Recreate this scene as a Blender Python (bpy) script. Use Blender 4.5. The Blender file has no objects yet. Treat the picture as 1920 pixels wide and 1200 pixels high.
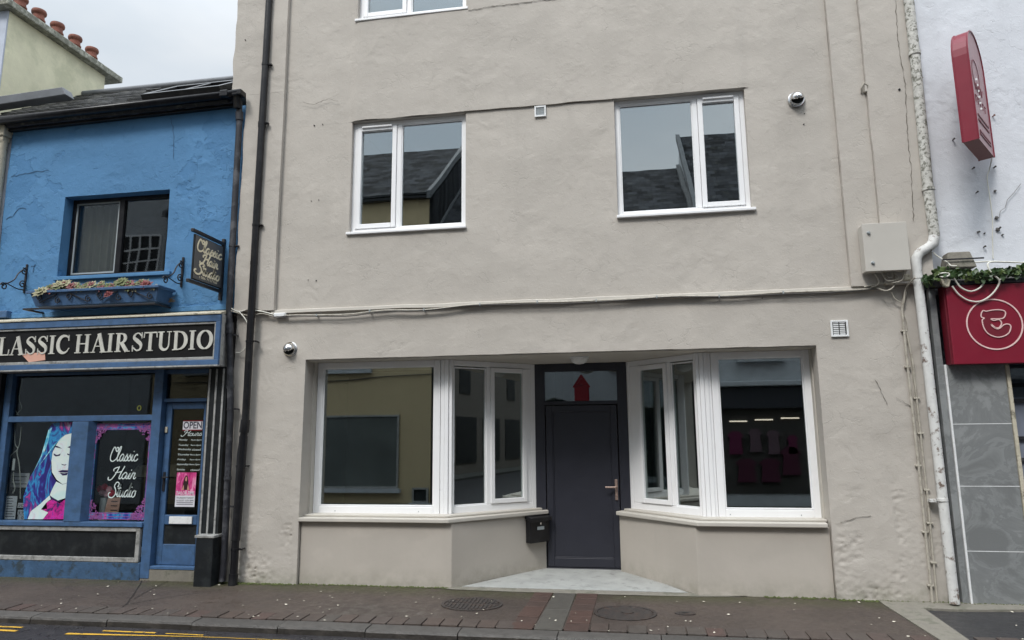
import bpy, bmesh, math, random
from mathutils import Vector, Matrix, noise
random.seed(7)
R = math.radians
S = bpy.context.scene
C = S.collection

# ------------------------------------------------------------------ camera
F, D, HC = 1300.0, 7.2, 1.62
YAW, PIT, ROL = -0.165180806, 0.166869605, -0.00855807572
cy, sy, cp, sp, cr, sr = math.cos(YAW), math.sin(YAW), math.cos(PIT), math.sin(PIT), math.cos(ROL), math.sin(ROL)
FWD = Vector((sy*cp, cy*cp, sp)); RT = Vector((cy, -sy, 0)); UP = RT.cross(FWD)
R2 = RT*cr + UP*sr; U2 = RT*-sr + UP*cr
cam = bpy.data.cameras.new('camera'); co = bpy.data.objects.new('camera', cam); C.objects.link(co)
cam.sensor_width = 36; cam.lens = 36*F/1920; cam.clip_end = 500; cam.clip_start = .05
co.matrix_world = Matrix(((R2.x, U2.x, -FWD.x, 0), (R2.y, U2.y, -FWD.y, -D), (R2.z, U2.z, -FWD.z, HC), (0, 0, 0, 1)))
S.camera = co

def P(x, y, Y=0.0):
    """a measured point of the photograph on the plane of depth Y -> real X, Z"""
    r = FWD*F + R2*(x-960) - U2*(y-600); t = (Y+D)/r.y
    return (r.x*t, HC+r.z*t)

# ------------------------------------------------------------------ world, sun, exposure
SUN_EL, SUN_AZ = R(50), R(22)
w = bpy.data.worlds.new('World'); S.world = w; w.use_nodes = True
nt = w.node_tree; nt.nodes.clear(); N = nt.nodes.new; LK = nt.links.new
out = N('ShaderNodeOutputWorld'); bg = N('ShaderNodeBackground'); LK(bg.outputs[0], out.inputs[0])
sky = N('ShaderNodeTexSky'); sky.sky_type = 'NISHITA'; sky.sun_disc = False
sky.sun_elevation = SUN_EL; sky.sun_rotation = R(180)-SUN_AZ; sky.dust_density = 3
hsv = N('ShaderNodeHueSaturation'); hsv.inputs['Saturation'].default_value = .3; LK(sky.outputs[0], hsv.inputs['Color'])
tc = N('ShaderNodeTexCoord'); sep = N('ShaderNodeSeparateXYZ'); LK(tc.outputs['Generated'], sep.inputs[0])
mr = N('ShaderNodeMapRange'); mr.interpolation_type = 'SMOOTHSTEP'; mr.inputs['From Min'].default_value = 0.45; mr.inputs['From Max'].default_value = 1
mr.inputs['To Min'].default_value = 5.9; mr.inputs['To Max'].default_value = 26.0
LK(sep.outputs[2], mr.inputs['Value'])
nz = N('ShaderNodeTexNoise'); nz.inputs['Scale'].default_value = 2.3; nz.inputs['Detail'].default_value = 5; nz.inputs['Roughness'].default_value = .5
mp = N('ShaderNodeMapping'); mp.inputs['Scale'].default_value = (1, 1, 2.2); LK(tc.outputs['Generated'], mp.inputs[0]); LK(mp.outputs[0], nz.inputs['Vector'])
rp = N('ShaderNodeValToRGB'); rp.color_ramp.elements[0].position = .35; rp.color_ramp.elements[0].color = (.72, .83, .94, 1)
rp.color_ramp.elements[1].position = .68; rp.color_ramp.elements[1].color = (1.05, 1.09, 1.13, 1); LK(nz.outputs[0], rp.inputs[0])
vm = N('ShaderNodeVectorMath'); vm.operation = 'SCALE'; LK(rp.outputs[0], vm.inputs[0]); LK(mr.outputs[0], vm.inputs['Scale'])
mx = N('ShaderNodeMix'); mx.data_type = 'RGBA'; mx.inputs[0].default_value = .85
LK(hsv.outputs[0], mx.inputs[6]); LK(vm.outputs[0], mx.inputs[7]); LK(mx.outputs[2], bg.inputs[0]); bg.inputs[1].default_value = .1
sl = bpy.data.lights.new('sun', 'SUN'); sl.energy = 1.5; sl.angle = R(15); sl.color = (1, .97, .93)
so = bpy.data.objects.new('sun', sl); C.objects.link(so)
d_ = Vector((-math.sin(SUN_AZ)*math.cos(SUN_EL), -math.cos(SUN_AZ)*math.cos(SUN_EL), math.sin(SUN_EL)))
so.rotation_euler = d_.to_track_quat('Z', 'Y').to_euler(); so.location = (0, -4, 20)
S.view_settings.view_transform = 'Standard'; S.view_settings.look = 'None'; S.view_settings.exposure = 0.6; S.view_settings.gamma = 1
try:
    S.cycles.use_denoising = True; S.cycles.max_bounces = 8; S.cycles.transparent_max_bounces = 12; S.cycles.sample_clamp_indirect = 6
except Exception: pass

# ------------------------------------------------------------------ materials
def nodes(name):
    m = bpy.data.materials.new(name); m.use_nodes = True
    return m, m.node_tree, m.node_tree.nodes['Principled BSDF']
def mathn(t, op, a, b=None, clamp=False):
    n = t.nodes.new('ShaderNodeMath'); n.operation = op; n.use_clamp = clamp
    for i, v in enumerate((a, b)):
        if v is None: continue
        if isinstance(v, (int, float)): n.inputs[i].default_value = v
        else: t.links.new(v, n.inputs[i])
    return n.outputs[0]
def noisen(t, co, scale, detail=4, rough=.5, sc=None, dist=0):
    n = t.nodes.new('ShaderNodeTexNoise'); n.inputs['Scale'].default_value = scale; n.inputs['Detail'].default_value = detail
    n.inputs['Roughness'].default_value = rough; n.inputs['Distortion'].default_value = dist
    if sc:
        q = t.nodes.new('ShaderNodeMapping'); q.inputs['Scale'].default_value = sc; t.links.new(co, q.inputs[0]); co = q.outputs[0]
    t.links.new(co, n.inputs['Vector']); return n.outputs[0]
def ramp(t, v, a, b, ca=(0, 0, 0, 1), cb=(1, 1, 1, 1), mid=()):
    n = t.nodes.new('ShaderNodeValToRGB'); e = n.color_ramp.elements
    e[0].position, e[0].color = a, ca; e[1].position, e[1].color = b, cb
    for p, c in mid: q = e.new(p); q.color = c
    t.links.new(v, n.inputs[0]); return n.outputs[0]
def mixc(t, f, a, b):
    n = t.nodes.new('ShaderNodeMix'); n.data_type = 'RGBA'
    for i, v in ((0, f), (6, a), (7, b)):
        if isinstance(v, (int, float)): n.inputs[i].default_value = v
        elif isinstance(v, (tuple, list)): n.inputs[i].default_value = (*v[:3], 1)
        else: t.links.new(v, n.inputs[i])
    return n.outputs[2]
def bumpn(t, h, strength, dist, prev=None):
    n = t.nodes.new('ShaderNodeBump'); n.inputs['Strength'].default_value = strength; n.inputs['Distance'].default_value = dist
    t.links.new(h, n.inputs['Height'])
    if prev: t.links.new(prev, n.inputs['Normal'])
    return n.outputs[0]
def objco(t): return t.nodes.new('ShaderNodeTexCoord').outputs['Object']
def geopos(t): return t.nodes.new('ShaderNodeNewGeometry').outputs['Position']
def cm(name, col, rough=.5, metal=0, var=.12, vscale=6, bump=.0, bscale=60, spec=.5, stain=None, sscale=3, samt=.5, sthr=(.5, .62)):
    """painted / plain surface: colour with slight mottling, optional stains, fine bump"""
    m, t, b = nodes(name); co = objco(t); c = (*col, 1)
    n1 = noisen(t, co, vscale, 6, .6)
    lo = tuple(v*(1-var) for v in col); hi = tuple(min(1, v*(1+var)) for v in col)
    base = ramp(t, n1, .3, .7, (*lo, 1), (*hi, 1))
    if stain:
        n2 = ramp(t, noisen(t, co, sscale, 8, .7), sthr[0], sthr[1])
        base = mixc(t, mathn(t, 'MULTIPLY', n2, samt), base, stain)
    t.links.new(base, b.inputs['Base Color'])
    rr = mathn(t, 'ADD', mathn(t, 'MULTIPLY', noisen(t, co, vscale*3, 4), .2), rough-.1, True); t.links.new(rr, b.inputs['Roughness'])
    b.inputs['Metallic'].default_value = metal; b.inputs['Specular IOR Level'].default_value = spec
    if bump: t.links.new(bumpn(t, noisen(t, co, bscale, 5, .6), bump, .01), b.inputs['Normal'])
    return m

def plaster(name, col, amt=1.0, fine=1.0, dirt=True, peel=None, crackcol=.75, rough=.85, soft=False):
    """hand-floated render under masonry paint: lazy undulation, trowel ridges, hairlines"""
    m, t, b = nodes(name); co = geopos(t)
    n1 = noisen(t, co, .9, 5, .55); n2 = noisen(t, co, 7, 6, .65)
    lo = tuple(v*.9 for v in col); hi = tuple(v*1.07 for v in col)
    base = ramp(t, n1, .3, .72, (*lo, 1), (*hi, 1))
    base = mixc(t, mathn(t, 'MULTIPLY', ramp(t, n2, .45, .75), .16), base, tuple(v*.8 for v in col))
    # streaks of old rain wash (vertical, own shape)
    st = ramp(t, noisen(t, co, 1.0, 5, .6, (5, 5, .35)), .5, .8)
    base = mixc(t, mathn(t, 'MULTIPLY', st, .20), base, tuple(v*.74 for v in col))
    pt = ramp(t, noisen(t, co, .75, 3, .45, (1, 1, 1.3), .6), .535, .56)      # old repair patches with their own outline
    base = mixc(t, mathn(t, 'MULTIPLY', pt, .30), base, tuple(v*.86 for v in col))
    sp = ramp(t, noisen(t, co, 28, 5, .75), .66, .74); base = mixc(t, mathn(t, 'MULTIPLY', sp, .18), base, tuple(v*.6 for v in col))
    # distorted voronoi edges -> trowel ridges / hairline cracks
    wn = t.nodes.new('ShaderNodeTexNoise'); wn.inputs['Scale'].default_value = 2.4; wn.inputs['Detail'].default_value = 5; t.links.new(co, wn.inputs['Vector'])
    va = t.nodes.new('ShaderNodeVectorMath'); va.operation = 'MULTIPLY_ADD'; t.links.new(wn.outputs['Color'], va.inputs[0])
    va.inputs[1].default_value = (.9, .9, .9); t.links.new(co, va.inputs[2])
    vo = t.nodes.new('ShaderNodeTexVoronoi'); vo.feature = 'DISTANCE_TO_EDGE'; vo.inputs['Scale'].default_value = 3.1; t.links.new(va.outputs[0], vo.inputs['Vector'])
    msk = ramp(t, noisen(t, co, 2.2, 3, .5), .52, .6)
    line = mathn(t, 'MULTIPLY', ramp(t, vo.outputs['Distance'], .0, .018, (1, 1, 1, 1), (0, 0, 0, 1)), msk)
    if not soft: base = mixc(t, mathn(t, 'MULTIPLY', line, .18), base, tuple(v*crackcol*.6 for v in col))
    vs = t.nodes.new('ShaderNodeTexVoronoi'); vs.feature = 'SMOOTH_F1'; vs.inputs['Scale'].default_value = 5.5; t.links.new(va.outputs[0], vs.inputs['Vector'])
    if peel:
        sx = t.nodes.new('ShaderNodeSeparateXYZ'); t.links.new(co, sx.inputs[0])
        side = mathn(t, 'MULTIPLY', mathn(t, 'SUBTRACT', mathn(t, 'ABSOLUTE', mathn(t, 'ADD', sx.outputs[0], 6.05)), .75), .16)
        pm = ramp(t, mathn(t, 'ADD', noisen(t, co, 2.6, 8, .58), mathn(t, 'MINIMUM', side, .07)), .57, .582)
        base = mixc(t, pm, base, peel)
    if dirt:   # algae and splash dirt where the wall meets the pavement
        sx = t.nodes.new('ShaderNodeSeparateXYZ'); t.links.new(co, sx.inputs[0])
        h = mathn(t, 'MULTIPLY', mathn(t, 'SUBTRACT', .30, sx.outputs[2]), 4.5, True)
        dm = mathn(t, 'MULTIPLY', h, ramp(t, noisen(t, co, 9, 8, .7), .38, .62), True)
        base = mixc(t, mathn(t, 'MULTIPLY', dm, (.38 if soft else .6)), base, (.12, .13, .075))
    t.links.new(base, b.inputs['Base Color']); b.inputs['Roughness'].default_value = rough; b.inputs['Specular IOR Level'].default_value = .25
    nb = bumpn(t, noisen(t, co, 3.0, 4, .5), .5*amt, .035)
    if peel: nb = bumpn(t, pm, .55, -.010, nb)
    if not soft:
        rid = mathn(t, 'MULTIPLY', ramp(t, vs.outputs['Distance'], .2, .75), ramp(t, noisen(t, co, 1.7, 3), .4, .6))
        nb = bumpn(t, rid, .55*amt, .02, nb)
        nb = bumpn(t, line, .7*amt, -.006, nb)
        nb = bumpn(t, ramp(t, noisen(t, co, 16, 8, .7), .5, .8), .5*amt, .012, nb)
    nb = bumpn(t, noisen(t, co, 90, 6, .7), .35*fine, .004, nb)
    t.links.new(nb, b.inputs['Normal'])
    return m

def glass(name, refl=.16, tint=(.75, .82, .80), wav=.0, wsc=2.0, rough=0.0):
    m = bpy.data.materials.new(name); m.use_nodes = True; t = m.node_tree; t.nodes.clear()
    o = t.nodes.new('ShaderNodeOutputMaterial'); mxs = t.nodes.new('ShaderNodeMixShader'); tr = t.nodes.new('ShaderNodeBsdfTransparent'); gl = t.nodes.new('ShaderNodeBsdfGlossy')
    tr.inputs[0].default_value = (*tint, 1); gl.inputs['Roughness'].default_value = rough; gl.inputs[0].default_value = (.93, .98, 1, 1)
    ge = t.nodes.new('ShaderNodeNewGeometry'); dt = t.nodes.new('ShaderNodeVectorMath'); dt.operation = 'DOT_PRODUCT'
    t.links.new(ge.outputs['Normal'], dt.inputs[0]); t.links.new(ge.outputs['Incoming'], dt.inputs[1])
    f = mathn(t, 'POWER', mathn(t, 'SUBTRACT', 1, mathn(t, 'ABSOLUTE', dt.outputs['Value']), True), 5)
    f = mathn(t, 'ADD', mathn(t, 'MULTIPLY', f, 1-refl*.6), refl*.6, True)
    t.links.new(f, mxs.inputs[0]); t.links.new(tr.outputs[0], mxs.inputs[1]); t.links.new(gl.outputs[0], mxs.inputs[2]); t.links.new(mxs.outputs[0], o.inputs[0])
    if wav:
        nb = bumpn(t, noisen(t, objco(t), wsc, 1, .3), wav, .01); t.links.new(nb, gl.inputs['Normal'])
    return m

def flat(name, col, rough=.6, spec=.3):
    m, t, b = nodes(name); n = ramp(t, noisen(t, objco(t), 25, 4), .3, .7, (*[v*.93 for v in col], 1), (*[min(1, v*1.05) for v in col], 1))
    t.links.new(n, b.inputs['Base Color']); b.inputs['Roughness'].default_value = rough; b.inputs['Specular IOR Level'].default_value = spec
    return m

M = {}
M['cream'] = plaster('cream_render', (.478, .443, .398), amt=.4)
M['cream_smooth'] = plaster('cream_render_smooth', (.44, .402, .355), amt=.35, fine=.6, soft=True)
M['cream_sill'] = plaster('cream_sill_paint', (.50, .47, .42), amt=.3, fine=.5, dirt=False, soft=True)
M['blue'] = plaster('blue_wall_paint', (.086, .220, .405), amt=.7, crackcol=.9, peel=(.074, .198, .375), rough=.7)
M['white_wall'] = plaster('white_wall_paint', (.68, .70, .74), amt=.45, dirt=False)
M['pale_wall'] = cm('pale_ochre_wall', (.72, .69, .50), .9, var=.12, vscale=2.2, bump=.4, bscale=14, stain=(.52, .52, .36), sscale=1.6, samt=.6)
M['grey_wall'] = cm('grey_wall', (.48, .52, .6), .9, bump=.3, bscale=14)
M['upvc'] = cm('white_upvc', (.82, .82, .825), .32, var=.015, vscale=3, stain=(.6, .6, .57), sscale=3, samt=.12)
M['anth'] = cm('anthracite_door', (.022, .023, .033), .42, var=.08, vscale=5, bump=.06, bscale=220)
M['black'] = cm('black_pipe', (.009, .009, .011), .32, var=.3, vscale=7, spec=.35, stain=(.05, .05, .048), sscale=5, samt=.25, bump=.15, bscale=40)
M['grey_pipe'] = cm('weathered_dark_pipe', (.022, .023, .029), .45, var=.4, vscale=7, stain=(.16, .16, .17), sscale=4, samt=.5, bump=.25, bscale=30)
M['white_pipe'] = cm('peeling_white_pipe', (.62, .62, .60), .6, var=.1, vscale=9, stain=(.12, .07, .045), sscale=11, samt=.9, sthr=(.55, .62), bump=.4, bscale=35)
M['lichen_pipe'] = cm('lichen_white_pipe', (.55, .54, .50), .8, var=.2, vscale=20, stain=(.13, .13, .10), sscale=22, samt=.9, sthr=(.5, .58), bump=.7, bscale=50)
M['bframe'] = cm('blue_joinery', (.048, .108, .22), .5, var=.18, vscale=8, stain=(.035, .07, .12), sscale=9, samt=.5, bump=.3, bscale=25)
M['bframe_old'] = cm('worn_blue_plinth', (.035, .085, .165), .7, var=.25, vscale=8, stain=(.02, .03, .03), sscale=7, samt=.8, sthr=(.52, .6), bump=.6, bscale=22)
M['trim_grey'] = cm('grey_trim', (.30, .30, .29), .6, var=.2, vscale=14, stain=(.08, .08, .07), sscale=11, samt=.6, bump=.3, bscale=30)
M['ledge'] = cm('weathered_cream_ledge', (.50, .46, .36), .8, var=.15, vscale=9, stain=(.12, .11, .08), sscale=9, samt=.8, sthr=(.52, .62), bump=.5, bscale=25)
M['shopblack'] = cm('black_sign_paint', (.006, .006, .007), .5, spec=.25, var=.3, bump=.12, bscale=9)
M['darkpanel'] = cm('dark_panel', (.009, .011, .013), .5, spec=.3, var=.4, vscale=4, stain=(.04, .045, .045), sscale=5, samt=.4)
M['letter'] = cm('silver_letter', (.50, .49, .44), .55, var=.2, vscale=8)
M['script'] = flat('pale_script', (.62, .70, .68))
M['iron'] = cm('black_iron', (.012, .012, .016), .5, var=.4, vscale=20)
M['slate_dull'] = cm('lead_grey', (.11, .118, .13), .6, var=.2, vscale=5, bump=.2)
M['terra'] = cm('terracotta', (.21, .075, .05), .8, var=.25, vscale=8, stain=(.07, .04, .03), sscale=6, samt=.6, bump=.3)
M['concrete_cap'] = cm('lichen_concrete', (.21, .21, .17), .95, var=.3, vscale=9, stain=(.5, .5, .42), sscale=13, samt=.7, bump=.8, bscale=26)
M['porch'] = cm('pale_concrete', (.33, .335, .32), .85, var=.14, vscale=5, stain=(.11, .11, .10), sscale=7, samt=.45, sthr=(.55, .66), bump=.4, bscale=70)
M['cement'] = cm('grey_cement', (.20, .185, .155), .9, var=.25, vscale=6, stain=(.07, .075, .05), sscale=6, samt=.6, bump=.5, bscale=50)
M['chrome'] = cm('steel_cowl', (.72, .72, .72), .18, metal=1, var=.04)
M['galv'] = cm('grey_plastic', (.3, .33, .34), .5)
M['white_pl'] = cm('white_plastic', (.75, .76, .76), .4, var=.04, stain=(.4, .4, .36), sscale=20, samt=.3)
M['boxgrey'] = cm('painted_cabinet', (.49, .465, .42), .5, var=.04, vscale=3)
M['cable'] = cm('painted_cable', (.42, .39, .33), .6, var=.15, vscale=12, stain=(.15, .13, .1), sscale=14, samt=.5)
M['cable_dark'] = cm('dark_cable', (.05, .045, .04), .6)
M['cable_white'] = cm('white_cable', (.66, .65, .58), .5, var=.08)
M['red'] = cm('crimson_panel', (.19, .008, .024), .38, var=.08, vscale=3)
M['red_dark'] = cm('crimson_inset', (.15, .010, .022), .45)
M['pinkface'] = cm('faded_pink_face', (.38, .21, .225), .35, var=.06)
M['pinkline'] = flat('pale_pink_line', (.72, .50, .48))
M['darkgap'] = flat('dark_gap', (.012, .013, .013))
M['green_leaf'] = cm('ivy_leaf', (.028, .06, .016), .45, var=.5, vscale=18)
M['green_leaf2'] = cm('ivy_leaf_light', (.085, .125, .035), .45, var=.4, vscale=18)
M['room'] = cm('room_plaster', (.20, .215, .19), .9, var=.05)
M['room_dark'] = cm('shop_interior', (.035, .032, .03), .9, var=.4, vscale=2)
M['floor_in'] = cm('room_floor', (.12, .10, .08), .7)
M['paper'] = cm('paper', (.62, .62, .66), .8, var=.05)
M['pinkpaper'] = cm('pink_card', (.62, .34, .26), .8, var=.05)
M['ink'] = flat('ink', (.05, .05, .07))
M['brushed'] = cm('brushed_handle', (.45, .33, .28), .4, metal=.7)
M['iron_cover'] = cm('worn_iron_cover', (.052, .045, .042), .55, var=.3, vscale=30, metal=.3, stain=(.09, .055, .04), sscale=14, samt=.5, bump=.5, bscale=90)
M['glass_up'] = glass('upper_glass', .56, (.55, .62, .62), .10, 2.2)
M['glass_shop'] = glass('bay_glass', .42, (.62, .68, .65), .03, 1.2)
M['glass_dark'] = glass('salon_glass', .07, (.75, .78, .78), .10, 1.6)
M['glass_old'] = glass('old_sash_glass', .17, (.7, .7, .68), .35, 1.3, .02)
M['glass_tr'] = glass('transom_glass', .22, (.7, .75, .75), .5, 4.0)
M['lampglass'] = cm('frosted_lamp', (.7, .7, .68), .3)
M['lead_dark'] = cm('weathered_bargeboard', (.10, .105, .11), .8, var=.2)
M['navy'] = cm('navy_fascia', (.010, .012, .02), .6)
M['far_pane'] = cm('far_shop_blind', (.085, .095, .09), .5, var=.35, vscale=1.1)
M['far_dull'] = cm('dull_terrace_wall', (.16, .14, .12), .9, bump=.3, bscale=12)
M['yellow_wall'] = cm('ochre_wall', (.46, .37, .22), .9, var=.06, bump=.3, bscale=12)
M['white_house'] = cm('far_white_wall', (.40, .42, .44), .9, bump=.3, bscale=12)
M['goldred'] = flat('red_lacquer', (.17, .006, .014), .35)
M['lip'] = flat('poster_navy', (.02, .01, .06)); M['skin'] = None

def poster_mat(name, stops, scale, sc, rough=.4):
    m, t, b = nodes(name); co = objco(t)
    n = noisen(t, co, scale, 4, .6, sc, 1.2); es = stops
    c = ramp(t, n, es[0][0], es[-1][0], (*es[0][1], 1), (*es[-1][1], 1), [(p, (*q, 1)) for p, q in es[1:-1]])
    t.links.new(c, b.inputs['Base Color']); b.inputs['Roughness'].default_value = rough; return m
M['hair'] = poster_mat('printed_hair', [(.30, (.01, .008, .05)), (.44, (.03, .02, .22)), (.50, (.03, .28, .55)), (.56, (.02, .03, .2)), (.62, (.38, .03, .22)), (.72, (.25, .6, .7))], 2.2, (3.2, 1, 1.1))
M['skin'] = poster_mat('printed_skin', [(.35, (.55, .72, .70)), (.5, (.66, .74, .70)), (.6, (.6, .70, .72)), (.68, (.66, .42, .46))], 5, (1, 1, 1))
M['bloom'] = poster_mat('printed_flower', [(.35, (.03, .02, .12)), (.45, (.42, .01, .2)), (.6, (.62, .03, .32)), (.7, (.2, .03, .3))], 14, (1, 1, 1))
M['orn'] = poster_mat('printed_border', [(.35, (.02, .02, .12)), (.44, (.02, .06, .35)), (.52, (.03, .3, .5)), (.58, (.25, .05, .3)), (.66, (.5, .12, .3)), (.72, (.15, .05, .4))], 6, (1, 1, .7))
M['orn2'] = poster_mat('printed_rose', [(.35, (.05, .03, .2)), (.5, (.34, .10, .22)), (.6, (.10, .05, .3)), (.7, (.6, .30, .36))], 40, (1, 1, 1))
M['pinkposter'] = poster_mat('printed_pink', [(.35, (.35, .02, .12)), (.5, (.62, .06, .25)), (.65, (.75, .35, .5))], 8, (3, 1, 1))

def slate(name, col, rough=.6, spec=.5, lich=.55):
    m, t, b = nodes(name); co = objco(t)
    br = t.nodes.new('ShaderNodeTexBrick'); br.inputs['Scale'].default_value = 1; br.inputs['Brick Width'].default_value = .26; br.inputs['Row Height'].default_value = .2
    br.inputs['Mortar Size'].default_value = .006; kk = 1 if rough < .9 else 2; br.inputs['Color1'].default_value = (*[v*(.75 if kk == 1 else .4) for v in col], 1); br.inputs['Color2'].default_value = (*[v*(1.3 if kk == 1 else 2.2) for v in col], 1); br.inputs['Mortar'].default_value = (.01, .01, .01, 1)
    t.links.new(co, br.inputs['Vector'])
    l = ramp(t, noisen(t, co, 5, 8, .7), .52, .66)
    c = mixc(t, mathn(t, 'MULTIPLY', l, lich), br.outputs['Color'], (.20, .20, .155))
    t.links.new(c, b.inputs['Base Color']); b.inputs['Roughness'].default_value = rough; b.inputs['Specular IOR Level'].default_value = spec
    sx = t.nodes.new('ShaderNodeSeparateXYZ'); t.links.new(co, sx.inputs[0])
    saw = mathn(t, 'FRACT', mathn(t, 'DIVIDE', sx.outputs[1], .2))
    nb = bumpn(t, saw, .8, -.02); nb = bumpn(t, noisen(t, co, 30, 6, .7), .5, .01, nb); t.links.new(nb, b.inputs['Normal']); return m
M['slate'] = slate('slate_roof', (.075, .075, .075)); M['slate_far'] = slate('far_slate_roof', (.026, .027, .030), .95, .05, .12)

def asphalt(name, c1, c2, wet=.55, moss=True, spk=.35):
    m, t, b = nodes(name); co = geopos(t)
    n1 = noisen(t, co, 1.1, 6, .6); n2 = noisen(t, co, 110, 3, .7); n3 = noisen(t, co, 9, 6, .65)
    base = ramp(t, n1, .32, .68, (*c1, 1), (*c2, 1))
    base = mixc(t, mathn(t, 'MULTIPLY', ramp(t, n2, .56, .72), spk), base, (.22, .19, .17))
    base = mixc(t, mathn(t, 'MULTIPLY', ramp(t, n2, .30, .42, (1, 1, 1, 1), (0, 0, 0, 1)), .5), base, (.02, .02, .02))
    base = mixc(t, mathn(t, 'MULTIPLY', ramp(t, n3, .5, .7), .3), base, tuple(v*.6 for v in c1))
    if moss:
        sx = t.nodes.new('ShaderNodeSeparateXYZ'); t.links.new(co, sx.inputs[0])
        h = mathn(t, 'MULTIPLY', mathn(t, 'ADD', sx.outputs[1], .38), 3.6, True)
        dm = mathn(t, 'MULTIPLY', h, ramp(t, noisen(t, co, 4, 8, .7), .32, .52), True)
        base = mixc(t, mathn(t, 'MULTIPLY', dm, .7), base, (.045, .047, .018))
    t.links.new(base, b.inputs['Base Color'])
    rr = ramp(t, n3, .35, .65, (wet-.12,)*3+(1,), (wet+.25,)*3+(1,)); t.links.new(rr, b.inputs['Roughness'])
    nb = bumpn(t, n2, .7, .006); nb = bumpn(t, n3, .4, .01, nb); t.links.new(nb, b.inputs['Normal']); return m
M['pave'] = asphalt('worn_pavement_asphalt', (.043, .032, .026), (.073, .055, .045), .5)
M['pave_new'] = asphalt('fresh_black_asphalt', (.020, .020, .022), (.034, .033, .034), .45, False, .2)
M['road'] = asphalt('wet_road_asphalt', (.018, .017, .020), (.034, .032, .036), .34, False, .3)
M['ground'] = asphalt('ground_base', (.05, .05, .045), (.06, .06, .05), .7, False)
def sett(name, cols, rough=.6):
    m, t, b = nodes(name); co = geopos(t); g = t.nodes.new('ShaderNodeNewGeometry')
    c = ramp(t, g.outputs['Random Per Island'], 0, 1, (*cols[0], 1), (*cols[-1], 1), [(i/(len(cols)-1), (*q, 1)) for i, q in enumerate(cols[1:-1], 1)])
    c = mixc(t, mathn(t, 'MULTIPLY', ramp(t, noisen(t, co, 13, 8, .7), .45, .65), .45), c, tuple(v*.5 for v in cols[0]))
    t.links.new(c, b.inputs['Base Color']); b.inputs['Roughness'].default_value = rough
    t.links.new(bumpn(t, noisen(t, co, 70, 6, .7), .6, .006), b.inputs['Normal']); return m
M['sett'] = sett('brown_setts', [(.058, .045, .038), (.075, .053, .043), (.068, .058, .05), (.078, .046, .038)])
M['sett_red'] = sett('red_brick_setts', [(.058, .036, .029), (.072, .040, .031), (.052, .036, .030)])
M['sett_grey'] = sett('grey_flag', [(.068, .062, .053), (.078, .072, .062)])
M['kerb'] = sett('granite_kerb', [(.058, .053, .048), (.08, .073, .066), (.068, .062, .056)], .7)
M['kerb_face'] = cm('dark_brown_kerb_face', (.030, .026, .022), .5, var=.3, vscale=8, stain=(.06, .052, .045), sscale=7, samt=.7, bump=.6, bscale=40)  # kerb front in a darker brown than the top
M['yellow_line'] = cm('worn_yellow_paint', (.62, .36, .035), .6, var=.12, vscale=20, stain=(.05, .045, .04), sscale=14, samt=.9, sthr=(.55, .62), bump=.3)
def tiles():
    m, t, b = nodes('grey_stone_tile'); co = geopos(t)
    n = noisen(t, co, 1.8, 7, .62, None, 1.4)
    c = ramp(t, n, .38, .62, (.165, .172, .172, 1), (.255, .265, .265, 1), [(.47, (.225, .235, .235, 1)), (.485, (.175, .183, .184, 1)), (.55, (.20, .208, .208, 1)), (.562, (.235, .245, .245, 1))])
    t.links.new(c, b.inputs['Base Color']); b.inputs['Roughness'].default_value = .5
    t.links.new(bumpn(t, n, .4, .02), b.inputs['Normal']); return m
M['tile'] = tiles()
M['shutter'] = cm('blue_grey_shutter', (.19, .21, .26), .5, var=.06)

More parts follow.
